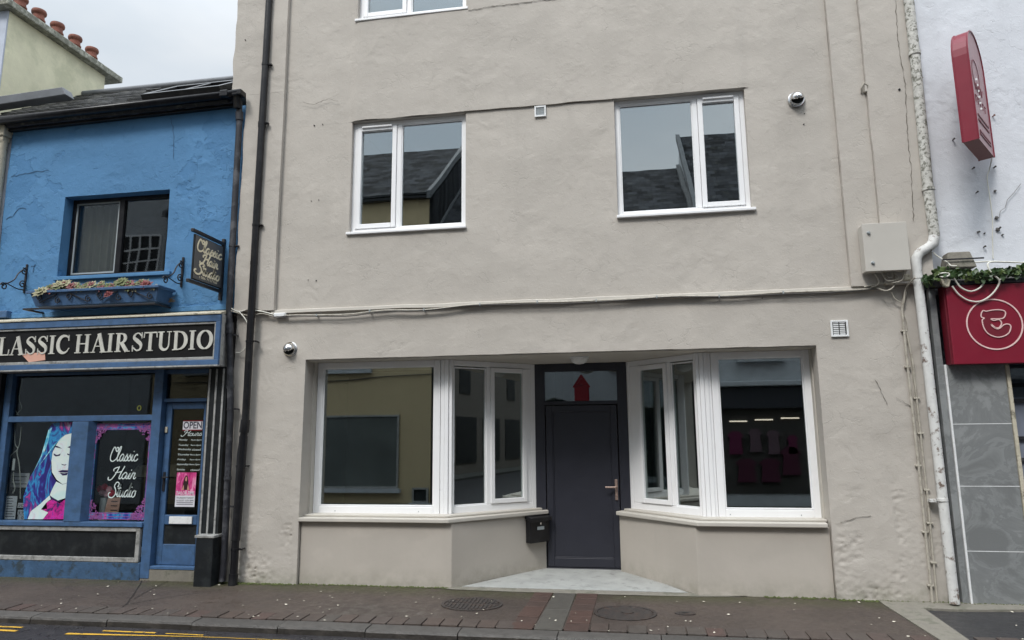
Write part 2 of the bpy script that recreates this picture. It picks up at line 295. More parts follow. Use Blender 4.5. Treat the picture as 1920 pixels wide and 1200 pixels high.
# ------------------------------------------------------------------ mesh helpers
ORG = {}
def thing(name, label, cat, loc=(0, 0, 0), group=None, kind=None):
    o = bpy.data.objects.new(name, None); C.objects.link(o); o.location = loc; o.empty_display_size = .1
    o['label'] = label; o['category'] = cat
    if group: o['group'] = group
    if kind: o['kind'] = kind
    ORG[o.name] = Vector(loc); return o
def origin(o):
    while o.parent: o = o.parent
    return ORG.get(o.name, Vector(o.location))
def tag(o, label=None, cat=None, group=None, kind=None):
    for k, v in (('label', label), ('category', cat), ('group', group), ('kind', kind)):
        if v: o[k] = v
    return o
class MB:
    def __init__(s): s.v = []; s.f = []; s.mi = []; s.mat = 0
    def add(s, vs, fs):
        b = len(s.v); s.v += [Vector(v) for v in vs]; s.f += [tuple(b+i for i in f) for f in fs]; s.mi += [s.mat]*len(fs); return s
    def box(s, x0, x1, y0, y1, z0, z1):
        return s.add([(x0, y0, z0), (x1, y0, z0), (x1, y1, z0), (x0, y1, z0), (x0, y0, z1), (x1, y0, z1), (x1, y1, z1), (x0, y1, z1)],
                     [(0, 3, 2, 1), (4, 5, 6, 7), (0, 1, 5, 4), (1, 2, 6, 5), (2, 3, 7, 6), (3, 0, 4, 7)])
    def hexa(s, b, t):   # bottom 4 and top 4 corner points
        return s.add(list(b)+list(t), [(0, 3, 2, 1), (4, 5, 6, 7), (0, 1, 5, 4), (1, 2, 6, 5), (2, 3, 7, 6), (3, 0, 4, 7)])
    def prism(s, pts, z0, z1):    # plan polygon (x,y)
        n = len(pts); return s.add([(x, y, z0) for x, y in pts]+[(x, y, z1) for x, y in pts],
            [tuple(range(n))[::-1], tuple(range(n, 2*n))]+[(i, (i+1) % n, n+(i+1) % n, n+i) for i in range(n)])
    def plate(s, pts, y0, y1):    # facade polygon (x,z), front y0, back y1
        n = len(pts); return s.add([(x, y0, z) for x, z in pts]+[(x, y1, z) for x, z in pts],
            [tuple(range(n)), tuple(range(n, 2*n))[::-1]]+[(i, n+i, n+(i+1) % n, (i+1) % n) for i in range(n)])
    def tube(s, pts, r, n=10, cap=True):
        pts = [Vector(p) for p in pts]; rs = r if isinstance(r, (list, tuple)) else [r]*len(pts); base = len(s.v); up = Vector((0, 0, 1)); prev = None
        for i, p in enumerate(pts):
            t = (pts[min(i+1, len(pts)-1)]-pts[max(i-1, 0)]).normalized()
            if prev is None:
                a = up if abs(t.dot(up)) < .9 else Vector((1, 0, 0)); u = (a-t*a.dot(t)).normalized()
            else: u = (prev-t*prev.dot(t)).normalized()
            prev = u; w_ = t.cross(u)
            for k in range(n):
                an = 2*math.pi*k/n; s.v.append(p+(u*math.cos(an)+w_*math.sin(an))*rs[i])
        for i in range(len(pts)-1):
            for k in range(n):
                s.f.append((base+i*n+k, base+i*n+(k+1) % n, base+(i+1)*n+(k+1) % n, base+(i+1)*n+k)); s.mi.append(s.mat)
        if cap:
            s.f.append(tuple(base+k for k in range(n))[::-1]); s.f.append(tuple(base+(len(pts)-1)*n+k for k in range(n))); s.mi += [s.mat]*2
        return s
    def lathe(s, prof, c, axis='Z', n=24):   # prof [(r, h)]
        base = len(s.v)
        for r, h in prof:
            for k in range(n):
                a = 2*math.pi*k/n; x, y = r*math.cos(a), r*math.sin(a)
                s.v.append(Vector(c)+(Vector((x, y, h)) if axis == 'Z' else Vector((x, -h, y))))
        for i in range(len(prof)-1):
            for k in range(n):
                s.f.append((base+i*n+k, base+i*n+(k+1) % n, base+(i+1)*n+(k+1) % n, base+(i+1)*n+k)); s.mi.append(s.mat)
        return s
    def build(s, name, mat, parent=None, smooth=False, bevel=0, loc=None):
        me = bpy.data.meshes.new(name); o = bpy.data.objects.new(name, me); C.objects.link(o)
        if parent is not None: o.parent = parent; og = origin(parent)
        else: og = Vector(loc) if loc else Vector((0, 0, 0)); o.location = og; ORG[o.name] = og
        me.from_pydata([tuple(v-og) for v in s.v], [], s.f)
        for q in (mat if isinstance(mat, (list, tuple)) else [mat]): me.materials.append(M[q] if isinstance(q, str) else q)
        for i, p in enumerate(me.polygons): p.material_index = s.mi[i]; p.use_smooth = smooth
        bm = bmesh.new(); bm.from_mesh(me)
        if s.__dict__.get('recalc', True): bmesh.ops.recalc_face_normals(bm, faces=bm.faces)
        bm.to_mesh(me); bm.free()
        if bevel:
            b = o.modifiers.new('bevel', 'BEVEL'); b.width = bevel; b.segments = 2; b.limit_method = 'ANGLE'; b.angle_limit = R(40)
        if smooth:
            try: me.set_sharp_from_angle(angle=R(40))
            except Exception: pass
        return o
def part(name, mat, parent, fn=None, **k): m = MB(); fn(m); return m.build(name, mat, parent, **k)
def bx(name, mat, parent, *b, bevel=.004): return MB().box(*b).build(name, mat, parent, bevel=bevel)

def crm(pts, k=6):   # catmull-rom through 2D points
    if len(pts) < 3: return list(pts)
    q = [pts[0]]+list(pts)+[pts[-1]]; o = []
    for i in range(1, len(q)-2):
        for j in range(k):
            t = j/k; a, b, c, d = q[i-1], q[i], q[i+1], q[i+2]
            o.append(tuple(.5*(2*b[n]+(c[n]-a[n])*t+(2*a[n]-5*b[n]+4*c[n]-d[n])*t*t+(-a[n]+3*b[n]-3*c[n]+d[n])*t**3) for n in range(len(b))))
    o.append(pts[-1]); return o
CNT = [0]
def ribbon(m, pts, w, tf, th=.003):
    """flat stroke of width w (number or list) along 2D pts; tf maps (x,y,depth) to a 3D point"""
    CNT[0] += 1; d = (CNT[0] % 7)*.00025; n = len(pts); L = []; Rr = []
    for i, p in enumerate(pts):
        a = pts[max(i-1, 0)]; b = pts[min(i+1, n-1)]; dx, dy = b[0]-a[0], b[1]-a[1]; l = math.hypot(dx, dy) or 1
        ww = (w[i] if isinstance(w, list) else w)/2; L.append((p[0]-dy/l*ww, p[1]+dx/l*ww)); Rr.append((p[0]+dy/l*ww, p[1]-dx/l*ww))
    poly = L+Rr[::-1]; N2 = len(poly)
    vs = [tf(x, y, th+d) for x, y in poly]+[tf(x, y, 0) for x, y in poly]
    fs = [(i, i+1, N2-2-i, N2-1-i) for i in range(n-1)]+[(i, (i+1) % N2, N2+(i+1) % N2, N2+i) for i in range(N2)]
    m.add(vs, fs)
def facade_tf(x0, z0, y, s=1.0, sx=None, shear=0, slope=0):
    sx = sx or s
    return lambda x, v, d: (x0+(x+shear*v)*sx, y-d, z0+v*s+slope*(x*sx))
SCR = {  # script letters: strokes, advance
 'C': ([[(.62, .95), (.72, 1.02), (.85, .98), (.85, .8), (.7, .72), (.35, 1.05), (.12, .55), (.15, .12), (.45, -.03), (.8, .12), (1.0, .38)]], .82),
 'l': ([[(.0, .12), (.22, .5), (.36, .98), (.27, 1.08), (.16, .8), (.12, .2), (.24, 0), (.4, .12)]], .38),
 'a': ([[(.48, .42), (.3, .52), (.08, .3), (.12, .03), (.32, .04), (.5, .42), (.46, .1), (.58, 0), (.72, .12)]], .62),
 's': ([[(0, .1), (.26, .5), (.28, .42), (.38, .15), (.22, .0), (.06, .06)], [(.3, .03), (.45, .12)]], .4),
 'i': ([[(0, .12), (.16, .46), (.1, .1), (.22, 0), (.36, .12)], [(.19, .68), (.22, .74)]], .32),
 'c': ([[(.42, .38), (.32, .5), (.08, .28), (.12, .02), (.35, .02), (.52, .16)]], .46),
 'H': ([[(-.35, .15), (-.3, -.08), (.0, -.05), (.3, .45), (.48, 1.02)], [(.05, .62), (.0, .8), (.3, .95), (.5, .9)], [(.2, .5), (.85, .58)], [(1.0, 1.04), (.8, .5), (.72, .08), (.84, 0), (.96, .12)]], .92),
 'r': ([[(0, .12), (.14, .52), (.17, .44), (.34, .46), (.26, .1), (.38, 0), (.5, .12)]], .46),
 'S': ([[(.72, .72), (.8, .98), (.5, 1.08), (.3, .8), (.55, .5), (.6, .18), (.3, -.06), (-.1, .0), (-.22, .22), (-.05, .34)]], .72),
 't': ([[(0, .12), (.2, .5), (.3, .92), (.14, .3), (.16, .02), (.34, .08)], [(.05, .62), (.42, .66)]], .32),
 'u': ([[(.0, .12), (.12, .46), (.06, .12), (.18, 0), (.36, .16), (.46, .46), (.4, .1), (.5, 0), (.62, .12)]], .56),
 'd': ([[(.46, .42), (.3, .5), (.08, .28), (.12, .02), (.3, .04), (.52, .5), (.64, 1.02), (.46, .3), (.44, .05), (.56, 0), (.68, .12)]], .6),
 'o': ([[(.3, .48), (.1, .36), (.06, .08), (.24, -.02), (.42, .14), (.38, .42), (.26, .44), (.5, .4)]], .46),
}
def script(m, word, x0, x1, z0, h, y, w, shear=.22, slope=0, tfm=None):
    tot = sum(SCR[c][1] for c in word)+shear*.5; sx = (x1-x0)/tot; x = 0
    tf = tfm or facade_tf(x0, z0, y, h, sx, shear, slope)
    for c in word:
        for st in SCR[c][0]:
            # stroke in metric space so that its width stays even
            q = crm([((x+a+shear*b)*sx, b*h) for a, b in st], 5)
            ribbon(m, q, w, (tfm or (lambda X, Z, d: (x0+X, y-d, z0+Z+slope*X))))
        x += SCR[c][1]
def arc(cx, cy_, rx, ry, a0, a1, n=16): return [(cx+rx*math.cos(R(a0+(a1-a0)*i/n)), cy_+ry*math.sin(R(a0+(a1-a0)*i/n))) for i in range(n+1)]
def serif_glyph(c):
    """list of (points, width) and advance, cap height 1"""
    W, t = .19, .05
    def stem(x, k=1): return [([(x, 0), (x, 1)], W), ([(x-.19, .025), (x+.19, .025)], t), ([(x-.19, .975), (x+.19, .975)], t)]
    if c == 'I': return stem(.24), .5
    if c == 'L': return stem(.24)+[([(.24, .03), (.72, .03)], .06), ([(.72, 0), (.75, .32)], .05)], .8
    if c == 'H': return stem(.24)+stem(.80)+[([(.24, .5), (.80, .5)], .06)], 1.06
    if c == 'A': return [([(.13, .0), (.45, 1.0)], .07), ([(.45, 1.02), (.78, .0)], .2), ([(.24, .34), (.64, .34)], .05), ([(0, .025), (.28, .025)], t), ([(.58, .025), (.98, .025)], t)], .95
    if c == 'T': return [([(.42, 0), (.42, 1)], W), ([(.23, .025), (.61, .025)], t), ([(.04, .965), (.80, .965)], .07), ([(.05, 1), (.02, .7)], .05), ([(.79, 1), (.82, .7)], .05)], .84
    if c == 'U': return [([(.22, 1), (.22, .3)]+arc(.47, .3, .25, .26, 180, 360, 10)+[(.72, 1)], [.19, .19]+[.19-.012*i for i in range(11)]+[.06]), ([(.03, .975), (.41, .975)], t), ([(.58, .975), (.86, .975)], t)], .9
    if c == 'C': return [(arc(.5, .5, .38, .46, 48, 312, 22), [.06+.15*math.sin(math.pi*i/22) for i in range(23)]), ([(.77, 1), (.79, .68)], .05), ([(.74, .16), (.83, .3)], .05)], .92
    if c == 'O': return [(arc(.5, .5, .38, .46, 90, 450, 32), [.07+.14*abs(math.sin(math.pi*i/16)) for i in range(33)])], 1.0
    if c == 'D': return stem(.24)+[([(.24, .96)]+arc(.42, .5, .42, .455, 88, -88, 18)+[(.24, .04)], [.06]+[.06+.15*math.sin(math.pi*i/18) for i in range(19)]+[.06])], .98
    if c == 'R': return stem(.24)+[([(.24, .96)]+arc(.42, .72, .24, .235, 85, -85, 12)+[(.26, .49)], [.06]+[.06+.13*math.sin(math.pi*i/12) for i in range(13)]+[.06]), ([(.42, .5), (.78, .02)], .19), ([(.66, .025), (.98, .025)], t)], .93
    if c == 'S':
        p = crm([(.62, .80), (.45, .955), (.24, .90), (.17, .72), (.38, .55), (.60, .36), (.60, .13), (.38, .045), (.15, .20)], 4); n = len(p)
        return [(p, [.06+.15*math.exp(-((i/n-.5)/.2)**2) for i in range(n)]), ([(.64, 1.0), (.66, .68)], .05), ([(.12, 0), (.10, .32)], .05)], .76
    return [], .45
def serif(m, text, x0, x1, z0, h, y):
    tot = sum((serif_glyph(c)[1] if c != ' ' else .22) for c in text); sx = (x1-x0)/tot; x = 0
    for c in text:
        if c == ' ': x += .22; continue
        g, adv = serif_glyph(c)
        for pts, wd in g:
            wd2 = [v*sx for v in wd] if isinstance(wd, list) else wd*(sx if abs(pts[0][0]-pts[-1][0]) < .1 or len(pts) > 2 else h)
            ribbon(m, [((a+x)*sx, b*h) for a, b in pts], wd2, lambda X, Z, d: (x0+X, y-d, z0+Z), .008)
        x += adv
def text(name, s, mat, parent, x0, x1, z0, z1, y, tf=None, shear=0, ext=.0006, bold=0):
    cu = bpy.data.curves.new(name, 'FONT'); cu.body = s; cu.extrude = .01; cu.shear = shear; cu.resolution_u = 3; cu.offset = bold
    o = bpy.data.objects.new(name, cu); C.objects.link(o); dg = bpy.context.evaluated_depsgraph_get()
    me = bpy.data.meshes.new_from_object(o.evaluated_get(dg)); C.objects.unlink(o); bpy.data.objects.remove(o)
    xs = [v.co.x for v in me.vertices]; ys = [v.co.y for v in me.vertices]; ax, bx_, ay, by = min(xs), max(xs), min(ys), max(ys)
    og = origin(parent); r = bpy.data.objects.new(name, me); C.objects.link(r); r.parent = parent
    for v in me.vertices:
        u = (v.co.x-ax)/(bx_-ax); q = (v.co.y-ay)/(by-ay); d = (v.co.z+.01)/.02*ext
        p = tf(u, q, d) if tf else Vector((x0+(x1-x0)*u, y-d, z0+(z1-z0)*q)); v.co = Vector(p)-og
    me.materials.clear(); me.materials.append(M[mat]); return r

def rough_disp(x, z, amt=1.0):
    v = noise.noise(Vector((x*.9, z*.9, 3)))*.010+noise.noise(Vector((x*3.1, z*3.1, 9)))*.0045+noise.noise(Vector((x*8, z*8, 5)))*.0018
    return v*amt
def pits(x, z):
    k = 0
    if (x < -3.6 and z < .95) or (x > 1.86 and z < .85): 
        m_ = noise.noise(Vector((x*2.5, z*2.5, 1)))+.35; k = max(0, m_)*max(0, min(1, (1.0-z)*2))*(1.5 if -4.1 < x < 2.4 else .8)
    if x < -4.2 and z > .9: k = max(k, .5)
    if x > 2.42 and z < 3.0: k = max(k, .45*max(0, noise.noise(Vector((x*4, z*1.5, 7)))+.3)*2)
    return k*(abs(noise.noise(Vector((x*17, z*22, 2))))*.020+max(0, noise.noise(Vector((x*34, z*44, 2)))-.1)*.017)
def sheet(m, x0, x1, z0, z1, holes=(), y=0.0, step=.05, amt=1.0, back=.3, pit=False, edge=None, yo=None):
    """front skin of a wall with real openings, reveals and uneven surface"""
    xs = {x0, x1}; zs = {z0, z1}
    for h in holes: xs |= {h[0], h[1]}; zs |= {h[2], h[3]}
    def fill(a):
        a = sorted(v for v in a); o = []
        for p, q in zip(a, a[1:]):
            n = max(1, int(round((q-p)/step))); o += [p+(q-p)*i/n for i in range(n)]
        return o+[a[-1]]
    xs = fill([v for v in xs if x0 <= v <= x1]); zs = fill([v for v in zs if z0 <= v <= z1])
    def yy(x, z): return y-rough_disp(x, z, amt)+(pits(x, z) if pit else 0)+(yo(x, z) if yo else 0)
    def pos(x, z):
        X, Z = x, z
        if edge: X, Z = edge(x, z)
        return Vector((X, yy(x, z), Z))
    idx = {}; b0 = len(m.v)
    for i, x in enumerate(xs):
        for j, z in enumerate(zs): idx[i, j] = len(m.v); m.v.append(pos(x, z))
    def inh(cx, cz): return any(h[0] < cx < h[1] and h[2] < cz < h[3] for h in holes)
    solid = {}
    for i in range(len(xs)-1):
        for j in range(len(zs)-1):
            solid[i, j] = not inh((xs[i]+xs[i+1])/2, (zs[j]+zs[j+1])/2)
            if solid[i, j]: m.f.append((idx[i, j], idx[i+1, j], idx[i+1, j+1], idx[i, j+1])); m.mi.append(m.mat)
    def skirt(a, b):
        A, B = m.v[a], m.v[b]; k = len(m.v); m.v += [A.copy(), B.copy(), Vector((B.x, y+back, B.z)), Vector((A.x, y+back, A.z))]
        m.f.append((k, k+1, k+2, k+3)); m.mi.append(m.mat)
    for (i, j), s_ in solid.items():
        if not s_: continue
        for di, dj, a, b in ((0, -1, (i, j), (i+1, j)), (1, 0, (i+1, j), (i+1, j+1)), (0, 1, (i+1, j+1), (i, j+1)), (-1, 0, (i, j+1), (i, j))):
            if not solid.get((i+di, j+dj), False): skirt(idx[b], idx[a])
    m.recalc = False

# frame helper along an arbitrary plan line
class Line:
    def __init__(s, a, b): s.a = Vector((*a, 0)); d = Vector((b[0]-a[0], b[1]-a[1], 0)); s.L = d.length; s.u = d/s.L; s.n = Vector((s.u.y, -s.u.x, 0))   # n points to the street
    def p(s, t, o, z): q = s.a+s.u*t+s.n*o; return (q.x, q.y, z)
    def box(s, m, t0, t1, o0, o1, z0, z1):
        m.hexa([s.p(t0, o1, z0), s.p(t1, o1, z0), s.p(t1, o0, z0), s.p(t0, o0, z0)], [s.p(t0, o1, z1), s.p(t1, o1, z1), s.p(t1, o0, z1), s.p(t0, o0, z1)]); return m
def rect_frame(m, ln, t0, t1, z0, z1, w, o0, o1, wb=None):
    wb = wb or w
    ln.box(m, t0, t0+w, o0, o1, z0, z1); ln.box(m, t1-w, t1, o0, o1, z0, z1)
    ln.box(m, t0+w, t1-w, o0, o1, z1-w, z1); ln.box(m, t0+w, t1-w, o0, o1, z0, z0+wb)

# ================================================================== SETTING
g = MB().box(-150, 150, -150, 150, -.4, -.3).build('ground', 'ground'); tag(g, 'dark ground spreading beneath the street', kind='structure')
def pz(x, y): return .10+.04*y/1.28 if y < 0 else .10
road = MB().box(-60, 60, -7.2, -1.35, -.3, -.005).build('road', 'road'); tag(road, 'wet dark asphalt road along the kerb', kind='structure')
def pv(m):
    xs = [-60, -20]+[-10+.5*i for i in range(26)]; ys = [.6, .2, 0, -.32, -.64, -.96, -1.2]
    xs = [x for x in xs if x < 2.3]+[2.34]
    k = len(m.v)
    for x in xs:
        for y in ys: m.v.append(Vector((x, y, pz(x, y)+noise.noise(Vector((x*1.3, y*1.3, 0)))*.004)))
    n = len(ys)
    for i in range(len(xs)-1):
        for j in range(n-1): m.f.append((k+i*n+j, k+i*n+j+1, k+(i+1)*n+j+1, k+(i+1)*n+j)); m.mi.append(0)
pave = MB(); pv(pave); pave = pave.build('pavement', 'pave', smooth=True); tag(pave, 'worn brown grey asphalt pavement in front of the shops', kind='structure')
def quad_sheet(pts, name, mat, label, dz=.004, th=.05):
    m = MB(); m.add([(x, y, pz(x, y)+dz) for x, y in pts]+[(x, y, pz(x, y)+dz-th) for x, y in pts],
        [(0, 1, 2, 3), (7, 6, 5, 4)]+[(i, (i+1) % 4, 4+(i+1) % 4, 4+i) for i in range(4)]); o = m.build(name, mat); tag(o, label, kind='structure'); return o
quad_sheet([(2.34, .6), (2.34, -1.29), (60, -1.29), (60, .6)], 'pavement_asphalt_patch', 'pave_new', 'fresh black asphalt pavement before the grey tiled shop', 0)
m = MB()
for pts in ([(2.20, .05), (2.20, -.22), (2.75, -.26), (3.7, -.16), (3.7, .05)], [(2.20, -.22), (2.27, -1.29), (2.47, -1.29), (2.49, -.24)]):
    n = len(pts); top = [(x, y, pz(x, y)+.009+(.003 if len(pts) == 4 else 0)) for x, y in pts]; m.add(top+[(x, y, z-.05) for x, y, z in top], [tuple(range(n)), tuple(range(n, 2*n))[::-1]]+[(i, (i+1) % n, n+(i+1) % n, n+i) for i in range(n)])
tag(m.build('cement_strip_path', 'cement'), 'grey cement strip between old and fresh pavement', kind='structure')
# setts along the kerb
m = MB(); x = -12.0
while x < 8:
    wd = .155+random.uniform(-.006, .006)
    if -1.07 < x < -.38-.1 or 2.2 < x < 2.44: x += wd; continue
    for (y0, y1) in ((-1.238, -1.035),):
        z = pz(x, -1.2)+.006+random.uniform(-.004, .004); j = random.uniform(-.004, .004)
        m.hexa([(x+.006, y0+.003, -.1), (x+wd-.006, y0+.003, -.1), (x+wd-.006, y1+j, -.1), (x+.006, y1+j, -.1)], [(x+.006, y0+.003, z+.003), (x+wd-.006, y0+.003, z+.003), (x+wd-.006, y1+j, z+.006), (x+.006, y1+j, z+.006)])
    x += wd
tag(m.build('paving_setts', 'sett', bevel=.004), 'row of brown block setts behind the kerb', kind='structure')
def band(x0t, x1t, x0b, x1b, ya, yb, n, name, mat, label, gap=.004):
    m = MB()
    for i in range(n):
        a, b = i/n, (i+1)/n; Y0, Y1 = ya+(yb-ya)*a, ya+(yb-ya)*b; X = lambda p, q, t: p+(q-p)*t; z = .006+random.uniform(-.002, .003)
        pts = [(X(x0t, x0b, b)+gap, Y1+gap), (X(x1t, x1b, b)-gap, Y1+gap), (X(x1t, x1b, a)-gap, Y0-gap), (X(x0t, x0b, a)+gap, Y0-gap)]
        m.hexa([(p, q, -.05) for p, q in pts], [(p, q, pz(p, q)+z) for p, q in pts])
    tag(m.build(name, mat, bevel=.003), label, kind='structure')
band(-.985, -.80, -1.045, -.845, -.06, -1.238, 7, 'brick_paving_border', 'sett_red', 'red brick paving edging the left of the crossing strip')
band(-.795, -.575, -.84, -.60, -.06, -1.238, 2, 'flagstone_paving', 'sett_grey', 'grey flagstone strip crossing the pavement before the door')
band(-.57, -.36, -.595, -.39, -.06, -1.238, 6, 'brick_paving_edge', 'sett_red', 'red brick paving edging the right of the crossing strip')
# kerb stones
m = MB(); joints = [-5.388, -4.622, -3.80, -3.0, -2.22, -1.436, -.629, .184]
j = -13.4
xs = [-13.4+.8*i for i in range(10)]+joints+[.184+.8*i for i in range(1, 14)]
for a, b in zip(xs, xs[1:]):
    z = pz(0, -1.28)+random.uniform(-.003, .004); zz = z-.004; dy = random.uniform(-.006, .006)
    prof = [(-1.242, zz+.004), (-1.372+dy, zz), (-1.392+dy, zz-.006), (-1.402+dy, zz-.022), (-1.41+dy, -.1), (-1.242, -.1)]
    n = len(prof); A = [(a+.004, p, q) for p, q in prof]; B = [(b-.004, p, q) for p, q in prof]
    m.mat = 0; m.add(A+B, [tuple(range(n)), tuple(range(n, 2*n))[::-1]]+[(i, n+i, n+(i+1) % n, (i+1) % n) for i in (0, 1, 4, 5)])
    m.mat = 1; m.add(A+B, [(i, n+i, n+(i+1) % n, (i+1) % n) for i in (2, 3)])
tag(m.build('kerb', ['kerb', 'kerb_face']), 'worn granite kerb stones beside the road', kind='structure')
# road markings
def line_mark(pieces, name, label):
    m = MB()
    for x0, x1, y0, y1 in pieces:
        n = max(2, int((x1-x0)/.12)); k = len(m.v)
        for i in range(n+1):
            x = x0+(x1-x0)*i/n; e = .006*noise.noise(Vector((x*9, y0, 0)))+(.07*min(1.3, max(0, x+4.86)) if y0 < -1.59 and x > -5 else 0); m.v += [Vector((x, y0+e, -.001)), Vector((x, y1+e*.6, -.001))]
        for i in range(n): m.f.append((k+2*i, k+2*i+2, k+2*i+3, k+2*i+1)); m.mi.append(0)
    tag(m.build(name, 'yellow_line'), label, kind='structure')
line_mark([(-4.80, 6, -1.675, -1.628), (-12, -5.3, -1.655, -1.61)], 'yellow_road_line', 'double yellow line, outer stripe on the wet road')
line_mark([(-4.55, -4.05, -1.54, -1.51), (-3.95, -3.6, -1.54, -1.52), (-5.75, -5.35, -1.545, -1.51), (-1.2, 5, -1.54, -1.5)], 'road_marking_worn_yellow', 'broken worn yellow line nearer the kerb')
m = MB(); m.box(-60, 60, -20, -7.2, -.3, .08); tag(m.build('far_pavement', 'ground'), 'pavement across the street', kind='structure')

# porch slab and skirt
m = MB(); pts = [(-1.86, .0), (-.985, 1.06), (-.10, 1.06), (.56, .0)]
m.add([(-1.76, .085, .1095), (.50, .085, .1095), (-.10, 1.06, .142), (-.985, 1.06, .142), (-1.76, .085, 0), (.50, .085, 0), (-.10, 1.06, 0), (-.985, 1.06, 0)], [(0, 1, 2, 3), (4, 7, 6, 5), (0, 4, 5, 1), (1, 5, 6, 2), (2, 6, 7, 3), (3, 7, 4, 0)])
tag(m.build('porch_floor', 'porch'), 'pale concrete floor of the recessed doorway', kind='structure')
m = MB(); top = []; 
outer = [(-2.1, .035), (-1.85, -.03), (-1.3, -.055), (-.6, -.065), (0, -.06), (.55, -.045), (.85, -.015), (1.05, .035)]
n = len(outer); m.add([(x, y, .104+.03*y) for x, y in outer]+[(.9, .20, .108), (-1.9, .20, .108)], [tuple(range(n))+(n, n+1)])
tag(m.build('cement_path_skirt', 'cement'), 'rough grey cement skirt along the doorway floor edge', kind='structure')

# ================================================================== CREAM BUILDING
cb = thing('cream_building', 'cream rendered three storey building with splayed white shopfront and anthracite door', 'building', (-.8, 0, 0))
m = MB()
H_SHOP = (-3.535, 1.845, -.2, 2.487)
m.mat = 0; EA = (lambda x, z: (x+(noise.noise(Vector((z*3, 0, 0)))*.02 if x < -4.39 else 0), z+(noise.noise(Vector((x*4, 2, 0)))*.006 if abs(z-2.487) < .01 and -3.4 < x < 1.7 else 0)))
sheet(m, -3.535, 1.845, 2.487, 3.05, (), 0, .04, 1, .28, True, edge=EA)
for xa, xb in ((-4.40, -3.535), (1.845, 2.82)):
    sheet(m, xa, xb, 1.1, 3.05, (), 0, .035, 1, .28, True, edge=EA); sheet(m, xa, xb, -.2, 1.1, (), 0, .016, 1, .28, True, edge=EA)
W1 = (-3.072, -1.712, 3.905, 5.262); W2 = (-.045, 1.328, 3.915, 5.262); W3 = (-3.04, -1.705, 6.545, 7.9); W4 = (-.045, 1.328, 6.9, 8.0)
sheet(m, -3.92, 2.205, 3.052, 5.2625, [W1, W2], 0, .05)
def stepf(x, z): t_ = max(0, min(1, max(-3.03-x, x-1.30)/.07)); return .0218*t_*t_*(3-2*t_)
sheet(m, -3.92, 2.205, 5.263, 8.5, [W3, W4], -.022, .05, yo=stepf, edge=lambda x, z: (x, z+((noise.noise(Vector((x*3.3, 5, 0)))*.012+.004)*(1-stepf(x, 0)/.0218) if z < 5.27 and not(-.03 < x < 1.31) else 0)))
sheet(m, -4.41, -3.922, 3.054, 5.7, (), -.055, .05, pit=True, edge=lambda x, z: (x+(noise.noise(Vector((z*3, 0, 0)))*.02 if x < -4.40 else 0), z))
sheet(m, -4.60, -3.922, 5.702, 8.5, (), -.055, .05, pit=True, edge=lambda x, z: (x+(noise.noise(Vector((z*3, 0, 0)))*.03 if x < -4.59 else 0), z))
sheet(m, 2.207, 2.51, 3.054, 8.5, (), -.05, .05, edge=lambda x, z: (x+(noise.noise(Vector((z*2, 4, 0)))*.012), z))
sheet(m, 2.512, 2.95, 3.054, 8.5, (), -.09, .05, pit=True, edge=lambda x, z: (x+(noise.noise(Vector((z*2, 4, 0)))*.015), z))
wall = m.build('wall', 'cream', cb, smooth=True)
def core(m):
    m.box(-4.58, 2.92, 3.0, 9, -.2, 8.5); m.box(-4.38, -4.34, .28, 3, -.2, 8.5); m.box(2.78, 2.9, .29, 3, -.2, 8.5)
part('wall', 'cream_sill', cb, core)
# moulding under the first floor
m = MB(); 
for a in [x*.12 for x in range(-33, 22)]:
    x0, x1 = a, a+.12
    if x1 > 2.6: break
    e0, e1 = [noise.noise(Vector((q*2.2, 0, 8)))*.010 for q in (x0, x1)]; f0, f1 = [noise.noise(Vector((q*7, 0, 3)))*.004 for q in (x0, x1)]
    m.hexa([(x0, -.034+f0, 3.020+e0), (x1, -.034+f1, 3.020+e1), (x1, .02, 3.010+e1), (x0, .02, 3.010+e0)], [(x0, -.030+f0, 3.052+e0), (x1, -.030+f1, 3.052+e1), (x1, .02, 3.070+e1), (x0, .02, 3.070+e0)])
m.build('string_course', 'cream_sill', cb)
# cracks and holes in the render
def crack(pts, w, y=-.004, name='crack', col='cable_dark'):
    m = MB(); q = []
    for a, b in zip(pts, pts[1:]):
        k = max(2, int(math.dist(a, b)/.03))
        for i in range(k): t = i/k; q.append((a[0]+(b[0]-a[0])*t+random.uniform(-1, 1)*.006, a[1]+(b[1]-a[1])*t+random.uniform(-1, 1)*.006))
    q.append(pts[-1]); ribbon(m, q, [w*random.uniform(.15, 1.2) for _ in q], lambda X, Z, d: (X, y-rough_disp(X, Z)-d-.001, Z), .002)
    return m.build(name, col, cb)
M['crackcol'] = flat('dark_crack_line', (.16, .145, .12))  # dark tone of the crack ribbons on the render
crack([P(1672, 0), P(1678, 90), P(1690, 160), P(1695, 260), P(1702, 330), P(1706, 420)], .007, -.092, col='crackcol')
crack([P(1641, 712), P(1650, 730), P(1663, 758)], .005, col='crackcol')
crack([P(1680, 745), P(1708, 763)], .005, col='crackcol')
crack([P(1575, 980), P(1610, 968), P(1632, 967)], .004, col='crackcol')
crack([P(880, 22), P(930, 14), P(1000, 5), P(1060, -2)], .007, -.026, col='crackcol')
crack([P(570, 193), P(590, 198), P(618, 187), P(636, 192)], .003, -.026, col='crackcol')
for (px, py, r_) in ((589, 235, .007), (605, 233, .005), (584, 377, .005), (598, 375, .005), (578, 525, .004), (593, 526, .007), (1507, 233, .007), (1508, 213, .005), (1429, 559, .006), (1680, 176, .012), (465, 80, .006)):
    x, z = P(px, py); off = -.024 if z > 5.28 else 0
    if x > 2.5: off = -.09
    if x < -3.92: off = -.06
    MB().lathe([(0, .0105), (r_*.7, .0103), (r_, .006), (r_, -.01)], (x, off, z), 'Y', 8).build('plug_hole', 'darkgap', cb)

